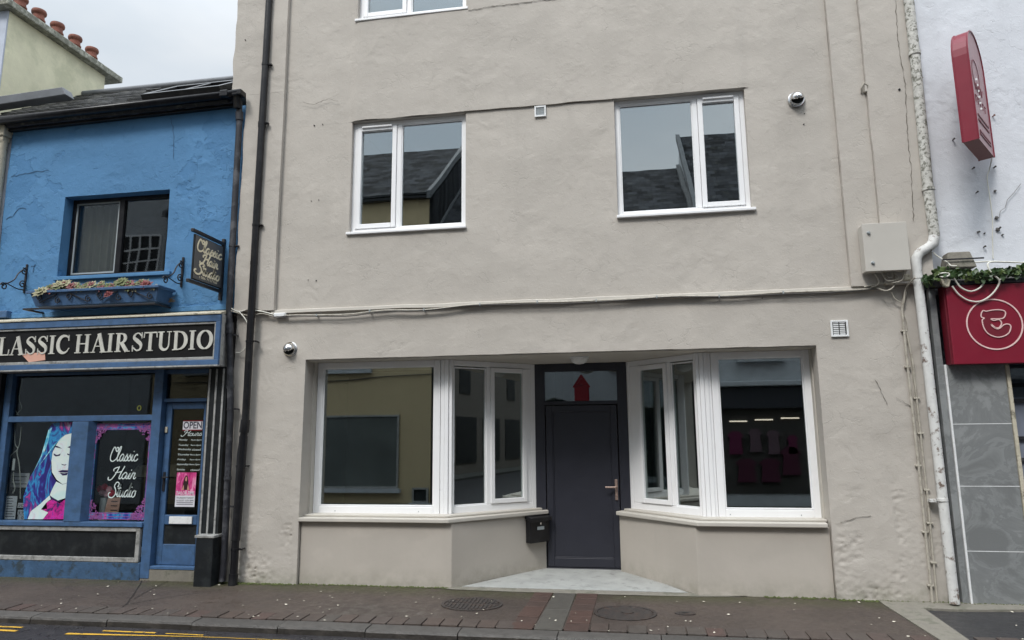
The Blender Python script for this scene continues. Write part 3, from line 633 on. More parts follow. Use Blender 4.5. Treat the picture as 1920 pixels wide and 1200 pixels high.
def upper_window(hole, split, sash_left, label=None, y=.055, sillx=(.0, .0), ret=None, gm='glass_up'):
    x0, x1, z0, z1 = hole; ln = Line((x0, y), (x1, y)); L = x1-x0; m = MB(); fw = .05
    s = split-x0
    rect_frame(m, ln, 0, L, z0+.02, z1, fw, -.06, 0, .05); ln.box(m, s-.027, s+.027, -.06, 0, z0+.07, z1-fw)
    fr = m.build('window', 'upvc', cb, bevel=.005)
    if label: fr['label'] = label
    a, b = (fw, s-.027) if sash_left else (s+.027, L-fw)
    m = MB(); rect_frame(m, ln, a+.003, b-.003, z0+.073, z1-fw-.003, .052, -.04, .014); m.build('sash', 'upvc', fr, bevel=.005)
    m = MB(); ln.box(m, a+.06, b-.06, .014, .034, z1-fw-.022, z1-fw-.002); m.build('trickle_vent', 'upvc', fr, bevel=.003)
    m = MB(); ln.box(m, a+.055, b-.055, -.03, -.024, z0+.125, z1-fw-.055); m.build('pane', gm, fr)
    a, b = (s+.027, L-fw) if sash_left else (fw, s-.027)
    m = MB(); ln.box(m, a, b, -.035, -.029, z0+.07, z1-fw); m.build('pane', gm, fr)
    m = MB(); 
    for q in ((a, a+.012, z0+.07, z1-fw), (b-.012, b, z0+.07, z1-fw), (a+.012, b-.012, z0+.07, z0+.082), (a+.012, b-.012, z1-fw-.012, z1-fw)): ln.box(m, q[0], q[1], -.028, -.008, q[2], q[3])
    m.build('glazing_bead', 'upvc', fr, bevel=.003)
    m = MB().box(x0+sillx[0], x1+sillx[1], -.035, y-.001, z0-.012, z0+.018); m.build('sill', 'upvc', fr, bevel=.005)
    m = MB(); m.box(x0-.2, x0, .30, 2.6, z0-.9, z1+.15); m.box(x1, x1+.2, .30, 2.6, z0-.9, z1+.15); m.box(x0-1.2, x1+1.2, 2.6, 2.7, z0-.9, z1+.3); m.box(x0-.2, x1+.2, .3, 2.6, z1+.02, z1+.12); m.box(x0-.2, x1+.2, .3, 2.6, z0-.95, z0-.9)
    m.box(x0-.05, x1+.05, y+.07, .30, z0-.04, z0-.001)
    m.build('inner_room', 'room', fr)
upper_window(W1, -2.512, True, 'first floor window on the left, mirroring an ochre gable', sillx=(-.025, .01))
upper_window(W2, .812, False, 'first floor window on the right, mirroring slate roofs and sky', sillx=(-.012, .035))
upper_window(W3, -2.42, True, 'second floor window cut by the top edge', y=.045, sillx=(-.03, .02))
upper_window(W4, .812, False, y=.045)

# shopfront bays
LA = Line((-1.99, .27), (-1.10, 1.02)); LB = Line((-.03, 1.04), (.745, .27)); LFL = Line((-3.515, .27), (-2.02, .27)); LFR = Line((.775, .27), (1.835, .27))
ZB, ZT = .795, 2.475
def fixed(m, ln, t0, t1, fw, top=ZT, bot=ZB): rect_frame(m, ln, t0, t1, bot, top, fw, -.07, 0, .085)
def pane(ln, t0, t1, z0, z1, par, o=-.035, g='glass_shop'):
    m = MB(); ln.box(m, t0, t1, o, o+.006, z0, z1); m.build('pane', g, par)
    m = MB()
    for q in ((t0, t0+.014, z0, z1), (t1-.014, t1, z0, z1), (t0+.014, t1-.014, z0, z0+.014), (t0+.014, t1-.014, z1-.014, z1)): ln.box(m, q[0], q[1], o+.007, o+.022, q[2], q[3])
    m.build('glazing_bead', 'upvc', par, bevel=.003)
def bay(flat_ln, f0, f1, ang, apanes, sash, lab, posts, wide):
    m = MB(); fixed(m, flat_ln, f0-.07, f1+.07, .07)
    fr = m.build('window', 'upvc', cb, bevel=.006); fr['label'] = lab[0]
    pane(flat_ln, f0, f1, .883, 2.412, fr)
    for t in (.18, .82): 
        p = flat_ln.p(flat_ln.L*t, .0, .83); MB().lathe([(0, .003), (.006, .003), (.006, 0)], p, 'Y', 8).build('screw_cap', 'galv', fr)
    m = MB(); fixed(m, ang, 0 if ang is LB else .035, ang.L-.0 if ang is LA else ang.L-.03, .062)
    a0, a1 = sash; t_m = apanes[2]
    ang.box(m, t_m-.025, t_m+.025, -.07, 0, ZB+.085, ZT-.062); ang.box(m, wide[0], wide[1], -.07, 0, ZB+.085, ZT-.062)
    fr2 = m.build('window', 'upvc', cb, bevel=.006); fr2['label'] = lab[1]
    pane(ang, apanes[0], apanes[1], .88, 2.40, fr2)
    m = MB(); rect_frame(m, ang, a0, a1, .884, 2.408, .05, -.05, .016); sa = m.build('sash', 'upvc', fr2, bevel=.005)
    m = MB(); ang.box(m, a0+.05, a1-.05, -.02, -.014, .934, 2.358); m.build('pane', 'glass_shop', fr2)
    m = MB(); h = a1-.03 if ang is LB else a0+.03
    ang.box(m, h-.012, h+.012, -.075, -.052, 1.45, 1.53); ang.box(m, h-.008, h+.008, -.10, -.09, 1.33, 1.53); m.build('handle', 'white_pl', fr2, bevel=.003)
    # corner post of three ribs
    m = MB()
    for (x, y, w_) in posts: m.box(x-w_/2, x+w_/2, y, y+.06, ZB, ZT)
    m.build('corner_post', 'upvc', cb, bevel=.006)
    # inner sills
    m = MB(); flat_ln.box(m, 0, flat_ln.L, -.26, -.075, .80, .83); ang.box(m, .05, ang.L-.02, -.22, -.075, .80, .828); m.build('inner_sill', 'upvc', cb, bevel=.004)
bay(LFL, .075, 1.388, LA, (.097, .507, .532), (.557, 1.034), ('large fixed shop pane left of the corner post', 'narrow splayed window left of the door'), [(-2.028, .262, .045), (-1.982, .252, .044), (-1.94, .268, .036)], (1.034, 1.103))
bay(LFR, .15, .992, LB, (.685, 1.0, .66), (.190, .635), ('large fixed shop pane right of the corner post', 'narrow splayed window right of the door'), [(.716, .268, .036), (.757, .252, .044), (.803, .262, .045), (.838, .275, .03)], (.062, .190))
# low walls and sills below the bays
m = MB()
m.prism([(-3.53, .04), (-1.86, .04), (-.985, 1.03), (-.985, 1.3), (-1.1, 1.3), (-2.0, .32), (-3.53, .32)], -.2, .742)
m.prism([(-.152, 1.3), (-.152, .95), (.60, .04), (1.84, .04), (1.84, .32), (.75, .32), (-.02, 1.3)], -.2, .742)
m.build('stall_riser', 'cream_smooth', cb, bevel=.008)
MB().box(-3.58, -3.512, .20, .30, .75, 2.49).build('jamb_filler', 'cream_sill', cb); MB().box(1.832, 1.88, .20, .30, .75, 2.49).build('jamb_filler', 'cream_sill', cb)
m = MB()
m.prism([(-3.54, -.012), (-1.885, -.012), (-.955, .985), (-.985, 1.04), (-2.0, .27), (-3.54, .27)], .743, .785)
m.prism([(-.135, 1.02), (-.19, .92), (.615, -.012), (1.815, -.012), (1.85, .27), (.75, .27), (-.03, 1.05)], .743, .785)
m.build('sill', 'cream_sill', cb, bevel=.008)
m = MB()
m.prism([(-3.53, .10), (-1.93, .10), (-1.03, .995), (-1.06, 1.04), (-2.0, .30), (-3.53, .30)], .786, .808)
m.prism([(-.06, 1.03), (-.10, .985), (.66, .10), (1.84, .10), (1.84, .30), (.76, .30), (-.03, 1.05)], .786, .808)
m.build('sill', 'cream_sill', cb, bevel=.006)
m = MB(); m.box(-3.6, 1.95, .025, 1.35, 2.476, 2.6); m.build('soffit', 'cream_sill', cb)
# door
m = MB(); ln = Line((-1.11, 1.02), (-.02, 1.02)); 
ln.box(m, 0, .125, -.07, 0, .1, 2.475); ln.box(m, ln.L-.115, ln.L, -.07, 0, .1, 2.475); ln.box(m, .125, ln.L-.115, -.07, 0, 2.38, 2.475); ln.box(m, .125, ln.L-.115, -.07, 0, 1.985, 2.03)
ln.box(m, .125, ln.L-.115, -.07, 0, .125, .152)
dr = m.build('door', 'anth', cb, bevel=.005)
m = MB(); a, b = .135, ln.L-.125
rect_frame(m, ln, a, b, .158, 1.978, .075, -.06, .012, .10); ln.box(m, a+.075, b-.075, -.05, -.004, .258, 1.903)
m.box(-.985, -.14, 1.006, 1.02, .125, .15)
m.build('leaf', 'anth', dr, bevel=.005)
m = MB(); 
for q in ((a+.075, a+.087, .258, 1.903), (b-.087, b-.075, .258, 1.903), (a+.087, b-.087, .258, .27), (a+.087, b-.087, 1.891, 1.903)): ln.box(m, q[0], q[1], -.0035, .007, q[2], q[3])
m.build('panel_bead', 'anth', dr, bevel=.003)
m = MB(); ln.box(m, .125, ln.L-.115, -.03, -.024, 2.03, 2.38); m.build('transom_pane', 'glass_tr', dr)
m = MB(); m.box(-.192, -.162, .992, 1.004, .90, 1.13); m.tube([(-.177, .99, 1.045), (-.177, .955, 1.045)], .011, 10); m.tube([(-.177, .955, 1.045), (-.30, .953, 1.045)], .0105, 10); m.box(-.184, -.17, .986, .992, .94, .96)
m.build('handle', 'brushed', dr, smooth=True, bevel=.002)
# shop room
m = MB(); m.box(-4.33, -4.28, .3, 4.5, .02, 2.9); m.box(2.72, 2.77, .3, 4.5, .02, 2.9); m.box(-4.33, 2.77, 4.5, 4.55, .02, 2.9); m.box(-4.33, 2.77, .35, 4.5, 2.62, 2.7)
m.box(-.90, -.80, 1.4, 3.4, .1, 2.62); m.box(.15, .25, 1.4, 2.6, .1, 2.62)
m.build('inner_room', 'room', cb)
MB().box(-4.3, 2.75, .35, 4.5, .0, .1).build('inner_floor', 'floor_in', cb)
# street-wall inner lining beside the bays
m = MB(); m.box(-4.3, -3.56, .285, .33, 0, 2.62); m.box(1.87, 2.75, .285, .33, 0, 2.62); m.build('inner_lining', 'room', cb)

# things on the cream building
def red_house():  # red house shape modelled as a solid piece in front of the transom
    t = thing('red_house_shape', 'red house shape against the glass above the grey door', 'ornament', (-.54, 1.16, 2.03))
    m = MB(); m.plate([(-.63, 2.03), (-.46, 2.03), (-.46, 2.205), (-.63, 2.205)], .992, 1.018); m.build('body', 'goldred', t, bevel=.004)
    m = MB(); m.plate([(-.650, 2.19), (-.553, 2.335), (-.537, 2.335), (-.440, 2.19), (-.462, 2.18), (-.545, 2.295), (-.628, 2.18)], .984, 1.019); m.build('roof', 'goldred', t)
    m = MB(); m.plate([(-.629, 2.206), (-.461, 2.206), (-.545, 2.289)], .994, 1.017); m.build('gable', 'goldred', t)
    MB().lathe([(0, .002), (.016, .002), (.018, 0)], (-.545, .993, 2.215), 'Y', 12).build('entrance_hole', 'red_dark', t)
red_house()
t = thing('mailbox', 'black metal mailbox on the splayed wall left of the door', 'mailbox', (-1.07, .85, .44))
lw = Line((-1.86, .04), (-.985, 1.03))
m = MB(); lw.box(m, 1.0, 1.29, .002, .085, .445, .70); m.build('body', 'black', t, bevel=.006)
m = MB(); m.hexa([lw.p(.985, .115, .675), lw.p(1.305, .115, .675), lw.p(1.305, .003, .71), lw.p(.985, .003, .71)], [lw.p(.985, .115, .72), lw.p(1.305, .115, .72), lw.p(1.305, .003, .745), lw.p(.985, .003, .745)]); m.build('lid', 'black', t, bevel=.005)
m = MB(); lw.box(m, 1.135, 1.16, .086, .094, .64, .665); m.build('lock', 'chrome', t, bevel=.003)
m = MB(); lw.box(m, 1.10, 1.20, .086, .092, .585, .62); m.build('name_plate', 'galv', t)
t = thing('ceiling_light', 'round frosted light under the lintel above the door', 'light', (-.52, .35, 2.476))
MB().lathe([(.105, 0), (.105, -.018), (.095, -.022)], (-.52, .36, 2.476), 'Z', 28).build('rim', 'white_pl', t, smooth=True)
MB().lathe([(.094, -.022), (.085, -.05), (.05, -.075), (0, -.083)], (-.52, .36, 2.476), 'Z', 28).build('diffuser', 'lampglass', t, smooth=True)
def cowl(px, py, label):
    x, z = P(px, py, -.04); t = thing('steel_vent_cowl', label, 'vent', (x, 0, z), 'round steel vent cowls')
    y0 = -.024 if z > 4 else 0
    MB().lathe([(.085, -.01), (.085, .006), (.078, .012), (.06, .012)], (x, y0, z), 'Y', 28).build('flange', 'chrome', t, smooth=True)
    m = MB(); n, k = 24, 8; r = .068; base = len(m.v); dirs = Vector((0, -1, 0))
    # hooded shell: sphere part, cut away at the front below
    for i in range(k+1):
        for j in range(n):
            ph = math.pi*.5*i/k; a = 2*math.pi*j/n
            m.v.append(Vector((x+r*math.cos(ph)*math.cos(a), y0-.02-r*1.15*math.sin(ph), z+r*math.cos(ph)*math.sin(a))))
    for i in range(k):
        for j in range(n):
            a = 2*math.pi*(j+.5)/n
            c = sum((m.v[base+q] for q in (i*n+j, (i+1)*n+j)), Vector())/2-Vector((x, 0, z))
            if c.z+ .55*(-c.y-abs(y0)-.02) < .010+.0*i and i >= 1 and c.z < .012: continue
            m.f.append((base+i*n+j, base+i*n+(j+1) % n, base+(i+1)*n+(j+1) % n, base+(i+1)*n+j)); m.mi.append(0)
    m.lathe([(r, .0), (r, .02)], (x, y0, z), 'Y', n); m.recalc = False
    o = m.build('hood', 'chrome', t, smooth=True); so_ = o.modifiers.new('s', 'SOLIDIFY'); so_.thickness = .003
    MB().lathe([(0, .032), (.062, .032), (.062, .01)], (x, y0, z), 'Y', 24).build('grille', 'darkgap', t)
cowl(541, 654, 'round steel vent cowl left of the shopfront lintel')
cowl(1494, 185, 'round steel vent cowl high up right of the first floor window')
def louvre(px, py, s, label, vert):
    x, z = P(px, py, -.01); t = thing('vent_grille', label, 'vent', (x, 0, z), 'white vent grilles'); y0 = -.006
    ln = Line((x-s, y0), (x+s, y0)); m = MB(); rect_frame(m, ln, 0, 2*s, z-s, z+s, .018, -.006, .014); m.build('frame', 'white_pl', t, bevel=.003)
    m = MB(); ln.box(m, .018, 2*s-.018, -.005, 0, z-s+.018, z+s-.018); m.build('backing', 'galv' if not vert else 'darkgap', t)
    k = 7
    for i in range(k):
        a = .022+(2*s-.044)*i/(k-.6); m = MB()
        if vert: 
            for q in (0, 1):
                c0 = .022+(s-.024)*q*1.02; ln.box(m, c0+.003, c0+s-.03, .001, .008, z-s+a, z-s+a+.011)
        else: ln.box(m, .022, 2*s-.022, .001, .007, z-s+a, z-s+a+.009)
        m.build('slat', 'white_pl' if vert else 'galv', t)
louvre(1013, 209, .064, 'small square white vent between the first floor windows', False)
louvre(1574, 616, .082, 'white louvred vent right of the shopfront lintel', True)
# utility cabinet
t = thing('utility_cabinet', 'cream painted metal utility cabinet on the wall at right', 'cabinet', (2.5, -.03, 3.15))
MB().box(2.305, 2.70, -.19, -.066, 3.168, 3.635).build('body', 'boxgrey', t, bevel=.004)
MB().box(2.300, 2.704, -.205, -.191, 3.163, 3.640).build('door', 'boxgrey', t, bevel=.004)
for i, q in enumerate(((2.355, 3.545), (2.368, 3.245))):
    MB().lathe([(0, .022), (.010, .022), (.014, .012), (.018, 0)], (q[0], -.205, q[1]), 'Y', 14).build('lock', 'galv', t, smooth=True)
# cable loops under the cabinet
def cable(pts, r, mat, label, name='cable', group=None, k=8, n=8):
    p = crm(pts, k); o = MB().tube(p, r, n).build(name, mat, None, smooth=True, loc=pts[0]); tag(o, label, 'cable', group); return o
def q3(px, py, Y): x, z = P(px, py, Y); return (x, Y, z)
GL = 'cables looping below the utility cabinet'
cable([q3(1640, 512, -.1), q3(1648, 526, -.11), q3(1645, 534, -.09), q3(1632, 540, -.05)], .007, 'cable', 'first cable curving left under the utility cabinet', group=GL)
cable([q3(1652, 510, -.12), q3(1664, 526, -.13), q3(1684, 522, -.12), q3(1674, 510, -.12)], .007, 'cable', 'short cable loop tucked beneath the cabinet middle', group=GL)
cable([q3(1672, 506, -.12), q3(1672, 520, -.13), q3(1662, 518, -.12), q3(1660, 508, -.1)], .006, 'cable', 'tiny cable loop hanging below the cabinet centre', group=GL)
cable([q3(1695, 504, -.12), q3(1692, 524, -.13), q3(1676, 530, -.12), q3(1652, 532, -.08), q3(1620, 538, -.05)], .008, 'cable', 'widest cable bowing from the cabinet right corner', group=GL)
cable([q3(1678, 512, -.1), q3(1676, 536, -.1), q3(1662, 545, -.1), q3(1644, 540, -.06), q3(1628, 536, -.05)], .007, 'cable', 'lowest sagging cable under the utility cabinet', group=GL)
cable([q3(1672, 548, -.05), q3(1678, 560, -.05), q3(1690, 568, -.04)], .006, 'cable', 'short cable dropping toward the conduits', group=GL)
m = MB(); x, z = P(1700, 521, -.08); m.box(x-.035, x+.03, -.1, -.005, z-.03, z+.035); tag(m.build('junction_block', 'ledge', None, bevel=.012, loc=(x, 0, z)), 'small weathered block in the cables beside the cabinet', 'junction box')
# cable run along the moulding
pts = []
for i, (px, py) in enumerate(((532, 592), (560, 592), (612, 590), (660, 589), (720, 583), (800, 580), (880, 572), (960, 569), (1060, 565), (1160, 562), (1260, 557), (1360, 554), (1460, 549), (1540, 547), (1600, 543), (1645, 541))):
    x, z = P(px, py, -.04); pts.append((x, -.045, z+.006*math.sin(i*2.1)))
cable(pts, .009, 'cable', 'long painted cable run below the first floor moulding', 'wall_cable')
pts2 = [(x, y-.012, z-.014+.008*math.sin(i*1.3+1)) for i, (x, y, z) in enumerate(pts)]
cable(pts2, .006, 'cable_dark', 'thin dark cable sagging beside the painted cable run', 'wall_cable')
for i in range(9):
    x = -3.4+.62*i; z = min(pts, key=lambda q: abs(q[0]-x))[2]; tag(MB().box(x-.006, x+.006, -.062, -.004, z-.016, z+.014).build('cable_clip', 'galv', None, bevel=.002, loc=(x, 0, z)), 'tiny clip holding the cable run under the moulding', 'clip', 'clips along the cable run')
x, z = P(526, 591, -.03); t = thing('junction_box', 'small cream junction box beside the black drainpipe', 'junction box', (x, 0, z))
MB().box(x-.07, x+.07, -.055, -.002, z-.022, z+.024).build('body', 'white_pl', t, bevel=.006)
MB().box(x-.062, x+.062, -.060, -.056, z-.016, z+.018).build('lid', 'white_pl', t, bevel=.003)
GW = 'cables crossing behind the drainpipes'
cable([q3(429, 575, -.10), q3(445, 584, -.06), q3(462, 582, -.05), q3(485, 583, -.05), q3(515, 590, -.04)], .007, 'cable_white', 'pale cable crossing from the blue shop to the junction box', group=GW)
cable([q3(430, 582, -.10), q3(450, 588, -.06), q3(470, 592, -.05), q3(490, 588, -.05), q3(512, 593, -.04)], .006, 'cable', 'second cream cable crossing below the first one', group=GW)
cable([q3(448, 584, -.07), q3(461, 600, -.08), q3(468, 622, -.08), q3(463, 648, -.07), q3(452, 660, -.05), q3(442, 661, -.03)], .006, 'cable_white', 'pale cable drooping between the two dark drainpipes', group=GW)
cable([q3(440, 592, -.05), q3(458, 583, -.06), q3(476, 579, -.05), q3(498, 584, -.04)], .005, 'cable_dark', 'dark thin cable tangled beside the drainpipe', group=GW)
# broken pipe stub on the wall
x, z = P(1620, 168, -.05); t = thing('pipe_bracket', 'broken painted bracket on the upper wall groove', 'bracket', (x, 0, z))
MB().tube([(x-.03, -.06, z-.04), (x-.035, -.09, z), (x-.01, -.10, z+.045), (x+.025, -.09, z+.02), (x+.02, -.08, z-.03)], .010, 8).build('ring', 'cable', t, smooth=True)
MB().box(x-.01, x+.012, -.10, -.03, z-.045, z+.04).build('tab', 'cream_sill', t, bevel=.004)

# drainpipes
def pipe(name, label, pts, r, mat, n=14, collars=(), brackets=(), parent_mat=None, square=False, shoe=None, bside=.06):
    t = thing(name, label, 'drainpipe', (pts[-1][0], pts[-1][1], pts[-1][2]))
    MB().tube(pts, r, 4 if square else n).build('pipe', mat, t, smooth=not square)
    def at(z):
        for a, b in zip(pts, pts[1:]):
            if min(a[2], b[2]) <= z <= max(a[2], b[2]): k = (z-a[2])/(b[2]-a[2]+1e-9); return Vector(a).lerp(Vector(b), k)
        return Vector(pts[0])
    for z, k, hh in collars: p = at(z); MB().tube([at(z-hh), at(z+hh)], r*k, n).build('collar', mat, t, smooth=True)
    for z in brackets:
        p = at(z); m = MB(); m.tube([at(z-.012), at(z+.012)], r*1.13, n); m.box(p.x, p.x+bside+.02, p.y-.006, p.y+.006+.02, z-.008, z+.008); m.tube([(p.x+bside, p.y-.02, z), (p.x+bside, .0, z)], .008, 8); m.build('bracket', mat, t, smooth=True)
    if shoe: MB().tube([(pts[-1][0], pts[-1][1], pts[-1][2]+.1), (pts[-1][0], pts[-1][1]-.01, pts[-1][2]-.02), ], r*1.22, n).build('shoe', mat, t, smooth=True)
    return t
pipe('drainpipe', 'tall glossy black drainpipe on the left of the cream building', [(-4.155, -.09, 8.5), (-4.160, -.09, 6.0), (-4.168, -.09, 4.2), (-4.166, -.09, 1.78), (-4.20, -.09, 1.45), (-4.205, -.09, .11)], .040, 'black',
     collars=((5.28, 1.1, .03), (1.76, 1.25, .07), (3.6, 1.06, .02), (1.1, 1.15, .55)), brackets=(6.05, 5.3, 4.05, 2.7, 1.33, .46), shoe=True)
pipe('drainpipe', 'weathered grey black drainpipe at the blue shop corner', [(-4.47, -.10, 5.60), (-4.462, -.08, 5.38), (-4.458, -.08, 4.3), (-4.45, -.08, 3.1), (-4.40, -.08, 2.5), (-4.355, -.08, 1.9), (-4.33, -.08, .35), (-4.34, -.08, .13)], .036, 'grey_pipe',
     collars=((5.42, 1.25, .05), (2.86, 1.25, .06), (2.2, 1.15, .02), (1.2, 1.15, .02)), brackets=(3.82, 2.78, 1.95, .9), bside=.055)
t = pipe('drainpipe', 'peeling white drainpipe with a cranked elbow at right', [(2.985, -.12, 8.5), (2.985, -.12, 5.5), (2.968, -.12, 4.0), (2.975, -.12, 3.50)], .048, 'lichen_pipe', collars=((5.42, 1.18, .02), (3.98, 1.18, .015)), brackets=())
MB().tube([(2.975, -.12, 3.50), (2.955, -.12, 3.43), (2.90, -.12, 3.385), (2.83, -.12, 3.35), (2.79, -.12, 3.29), (2.785, -.12, 3.15), (2.79, -.12, 2.6), (2.795, -.12, 1.2), (2.80, -.12, .12)], [.050, .052, .046, .048, .048, .043, .042, .042, .042], 14).build('lower_pipe', 'white_pipe', t, smooth=True)
for z in (3.10, 1.02): MB().tube([(2.79, -.12, z-.012), (2.79, -.12, z+.012)], .049, 14).build('collar', 'white_pipe', t, smooth=True)
m = MB(); m.box(2.70, 2.78, -.10, -.02, .995, 1.02); m.build('bracket', 'white_pipe', t)
# conduits on the right pier
GC = 'conduits down the right pier'
def conduit(pts, r, label, clips):
    t = thing('conduit', label, 'conduit', pts[-1], GC); MB().tube(pts, r, 8).build('pipe', 'cable', t, smooth=True)
    for z in clips:
        for a, b in zip(pts, pts[1:]):
            if b[2] <= z <= a[2]:
                k = (a[2]-z)/(a[2]-b[2]); p = Vector(a).lerp(Vector(b), k); MB().box(p.x-.026, p.x+.026, -.034, .005, z-.008, z+.008).build('clip', 'cable', t, bevel=.003)
conduit([(2.70, -.03, 2.98), (2.675, -.03, 2.90), (2.652, -.025, 2.80), (2.651, -.025, 2.24), (2.657, -.025, 1.19), (2.655, -.025, .10)], .012, 'cream conduit nearest the shopfront on the right pier', (2.6, 2.25, 1.32, .72, .25))
conduit([(2.672, -.022, 2.62), (2.70, -.024, 2.3), (2.703, -.022, 1.6), (2.705, -.024, 1.0), (2.695, -.022, .10)], .010, 'second thinner conduit nearer the white drainpipe', (1.95, 1.62, 1.1, .8, .45))
cable([(2.665, -.012, 2.78), (2.69, -.012, 2.65), (2.668, -.012, 2.5), (2.69, -.012, 2.35), (2.68, -.016, 1.4), (2.688, -.016, .9), (2.68, -.016, .5)], .004, 'cable', 'thin loose cable running between the two conduits')

# ================================================================== BLUE SHOP
bs = thing('blue_shop', 'blue painted two storey hair salon with black fascia and slate roof', 'building', (-6.1, 0, 0))
m = MB(); BW = (-6.805, -5.368, 3.53, 4.60)
def jag(x, z): return (x+(noise.noise(Vector((z*4, 9, 0)))*.02 if x > -4.43 else 0), z)
sheet(m, -7.67, -4.42, 3.05, 5.60, [BW], 0, .05, 1.3, .14, edge=jag); m.build('wall', 'blue', bs, smooth=True)
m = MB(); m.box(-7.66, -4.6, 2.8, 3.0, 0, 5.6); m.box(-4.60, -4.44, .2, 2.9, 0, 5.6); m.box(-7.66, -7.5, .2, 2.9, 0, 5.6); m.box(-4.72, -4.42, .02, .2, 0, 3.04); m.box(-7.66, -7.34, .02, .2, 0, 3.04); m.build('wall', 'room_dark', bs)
# cracks in blue paint
M['bluecrack'] = flat('blue_crack', (.06, .12, .20))
for pts in ([P(92, 320), P(70, 322), P(22, 332)], [P(321, 220), P(326, 245), P(327, 300)], [P(12, 410), P(25, 405), P(35, 390), P(50, 392)], [P(60, 500), P(68, 496), P(63, 511)]):
    m = MB(); q = []
    for a, b in zip(pts, pts[1:]):
        k = max(2, int(math.dist(a, b)/.04)); q += [(a[0]+(b[0]-a[0])*i/k+random.uniform(-1, 1)*.01, a[1]+(b[1]-a[1])*i/k+random.uniform(-1, 1)*.01) for i in range(k)]
    q.append(pts[-1]); ribbon(m, q, [random.uniform(.001, .006) for _ in q], lambda X, Z, d: (X, -.003-rough_disp(X, Z, 1.3)-d, Z), .003); m.build('crack', 'bluecrack', bs)
# upper window
ln = Line((-6.80, .13), (-5.37, .13)); m = MB(); rect_frame(m, ln, 0, ln.L, 3.585, 4.60, .045, -.05, 0, .05); ln.box(m, .66, .73, -.05, .004, 3.635, 4.555)
fr = m.build('window', 'black', bs, bevel=.004)
m = MB(); ln.box(m, .045, .66, -.03, -.024, 3.635, 4.555); m.build('pane', 'glass_old', fr)
m = MB(); ln.box(m, .73, ln.L-.045, -.03, -.024, 3.635, 4.555); m.build('pane', 'glass_old', fr)
m = MB(); rect_frame(m, ln, .05, .655, 3.64, 4.55, .018, -.02, -.008); m.build('sash', 'galv', fr)
m = MB().box(-6.83, -5.27, -.035, .13, 3.535, 3.58); m.build('sill', 'blue', fr, bevel=.006)
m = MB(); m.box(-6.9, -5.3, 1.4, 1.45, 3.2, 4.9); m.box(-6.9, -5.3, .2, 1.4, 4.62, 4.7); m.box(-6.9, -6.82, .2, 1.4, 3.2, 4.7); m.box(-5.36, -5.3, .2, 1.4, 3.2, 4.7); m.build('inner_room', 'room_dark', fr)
# drapery seen in the upper window
m = MB(); k = 26
for i in range(k+1):
    x = -6.78+.62*i/k; y = .26+.02*math.sin(i*1.7); m.v += [Vector((x, y, 3.6)), Vector((x, y, 4.55))]
for i in range(k): m.f.append((2*i, 2*i+2, 2*i+3, 2*i+1)); m.mi.append(0)
m.build('curtain', 'room', fr, smooth=True)
# roof
m = MB(); 
def shz(x): return .018*(max(x, -9)+6.1)
PT = .70
def rz(y, x=None): return 5.655+PT*(y+.08)+(shz(x)*(1-max(0, min(1, (y+.14)/2.6))) if x is not None else 0)
ang = math.atan(PT); LEN = 2.62/math.cos(ang)
me = MB(); me.box(-10.6, -4.60, 0, LEN, -.06, -.02)
yc = 0; row = 0
while yc < LEN-.1:
    xq = -10.6-(row % 2)*.13
    while xq < -4.62:
        wq = .255; h0 = random.uniform(.005, .009); a0, a1 = max(xq, -10.6)+.002, min(xq+wq, -4.60)-.002; dy = random.uniform(-.004, .004); tw = random.uniform(-.0015, .0015)
        if a1-a0 > .03 and random.random() > .012: me.hexa([(a0, yc+dy, h0-.008), (a1, yc+dy, h0-.008+tw), (a1, yc+.24, -.014), (a0, yc+.24, -.014)], [(a0, yc+dy, h0+.004), (a1, yc+dy, h0+.004+tw), (a1, yc+.24, -.004), (a0, yc+.24, -.004)])
        xq += wq
    yc += .2; row += 1
roof = me.build('roof', 'slate', bs)
# bake the pitch into the object's own transform so slate courses follow the slope
og = ORG[bs.name]
for v in roof.data.vertices: v.co = v.co+og; v.co.z += shz(v.co.x-0)*(1-max(0, min(1, v.co.y/LEN)))*math.cos(ang)
roof.location = Vector((0, -.14, rz(-.14)))-og; roof.rotation_euler = (ang, 0, 0)
for sgn, nm in ((1, 'ridge'),):
    m = MB(); y = -.14+LEN*math.cos(ang); m.tube([(-10.6, y, rz(y)), (-4.60, y, rz(y)+.01)], .055, 10); m.build('ridge', 'slate_dull', bs, smooth=True)
m = MB(); m.box(-10.6, -4.6, 2.6, 5, 5.6, 7.2); m.build('rear_roof', 'slate_dull', bs)
# moss clumps on the roof
m = MB()
for i in range(420):
    if i < 250: x = random.uniform(-6.9, -5.0) if i < 150 else random.uniform(-4.98, -4.66); y = random.uniform(-.12, .30) if i < 160 else random.uniform(.0, 1.6)
    else: x = random.uniform(-7.6, -4.7); y = random.uniform(-.12, .1)
    s = random.uniform(.012, .035); z = rz(y, x)+.004; c = Vector((x, y, z)); k = len(m.v)
    for a in range(6): an = a*math.pi/3+random.random(); m.v.append(c+Vector((math.cos(an)*s, math.sin(an)*s*.8, math.sin(an)*s*.56)))
    m.v.append(c+Vector((0, -.01, s*.8))); 
    for a in range(6): m.f.append((k+a, k+(a+1) % 6, k+6)); m.mi.append(0)
M['moss'] = cm('dry_moss', (.21, .195, .10), .95, var=.5, vscale=30)
o = m.build('moss', 'moss', bs); o['kind'] = 'stuff'
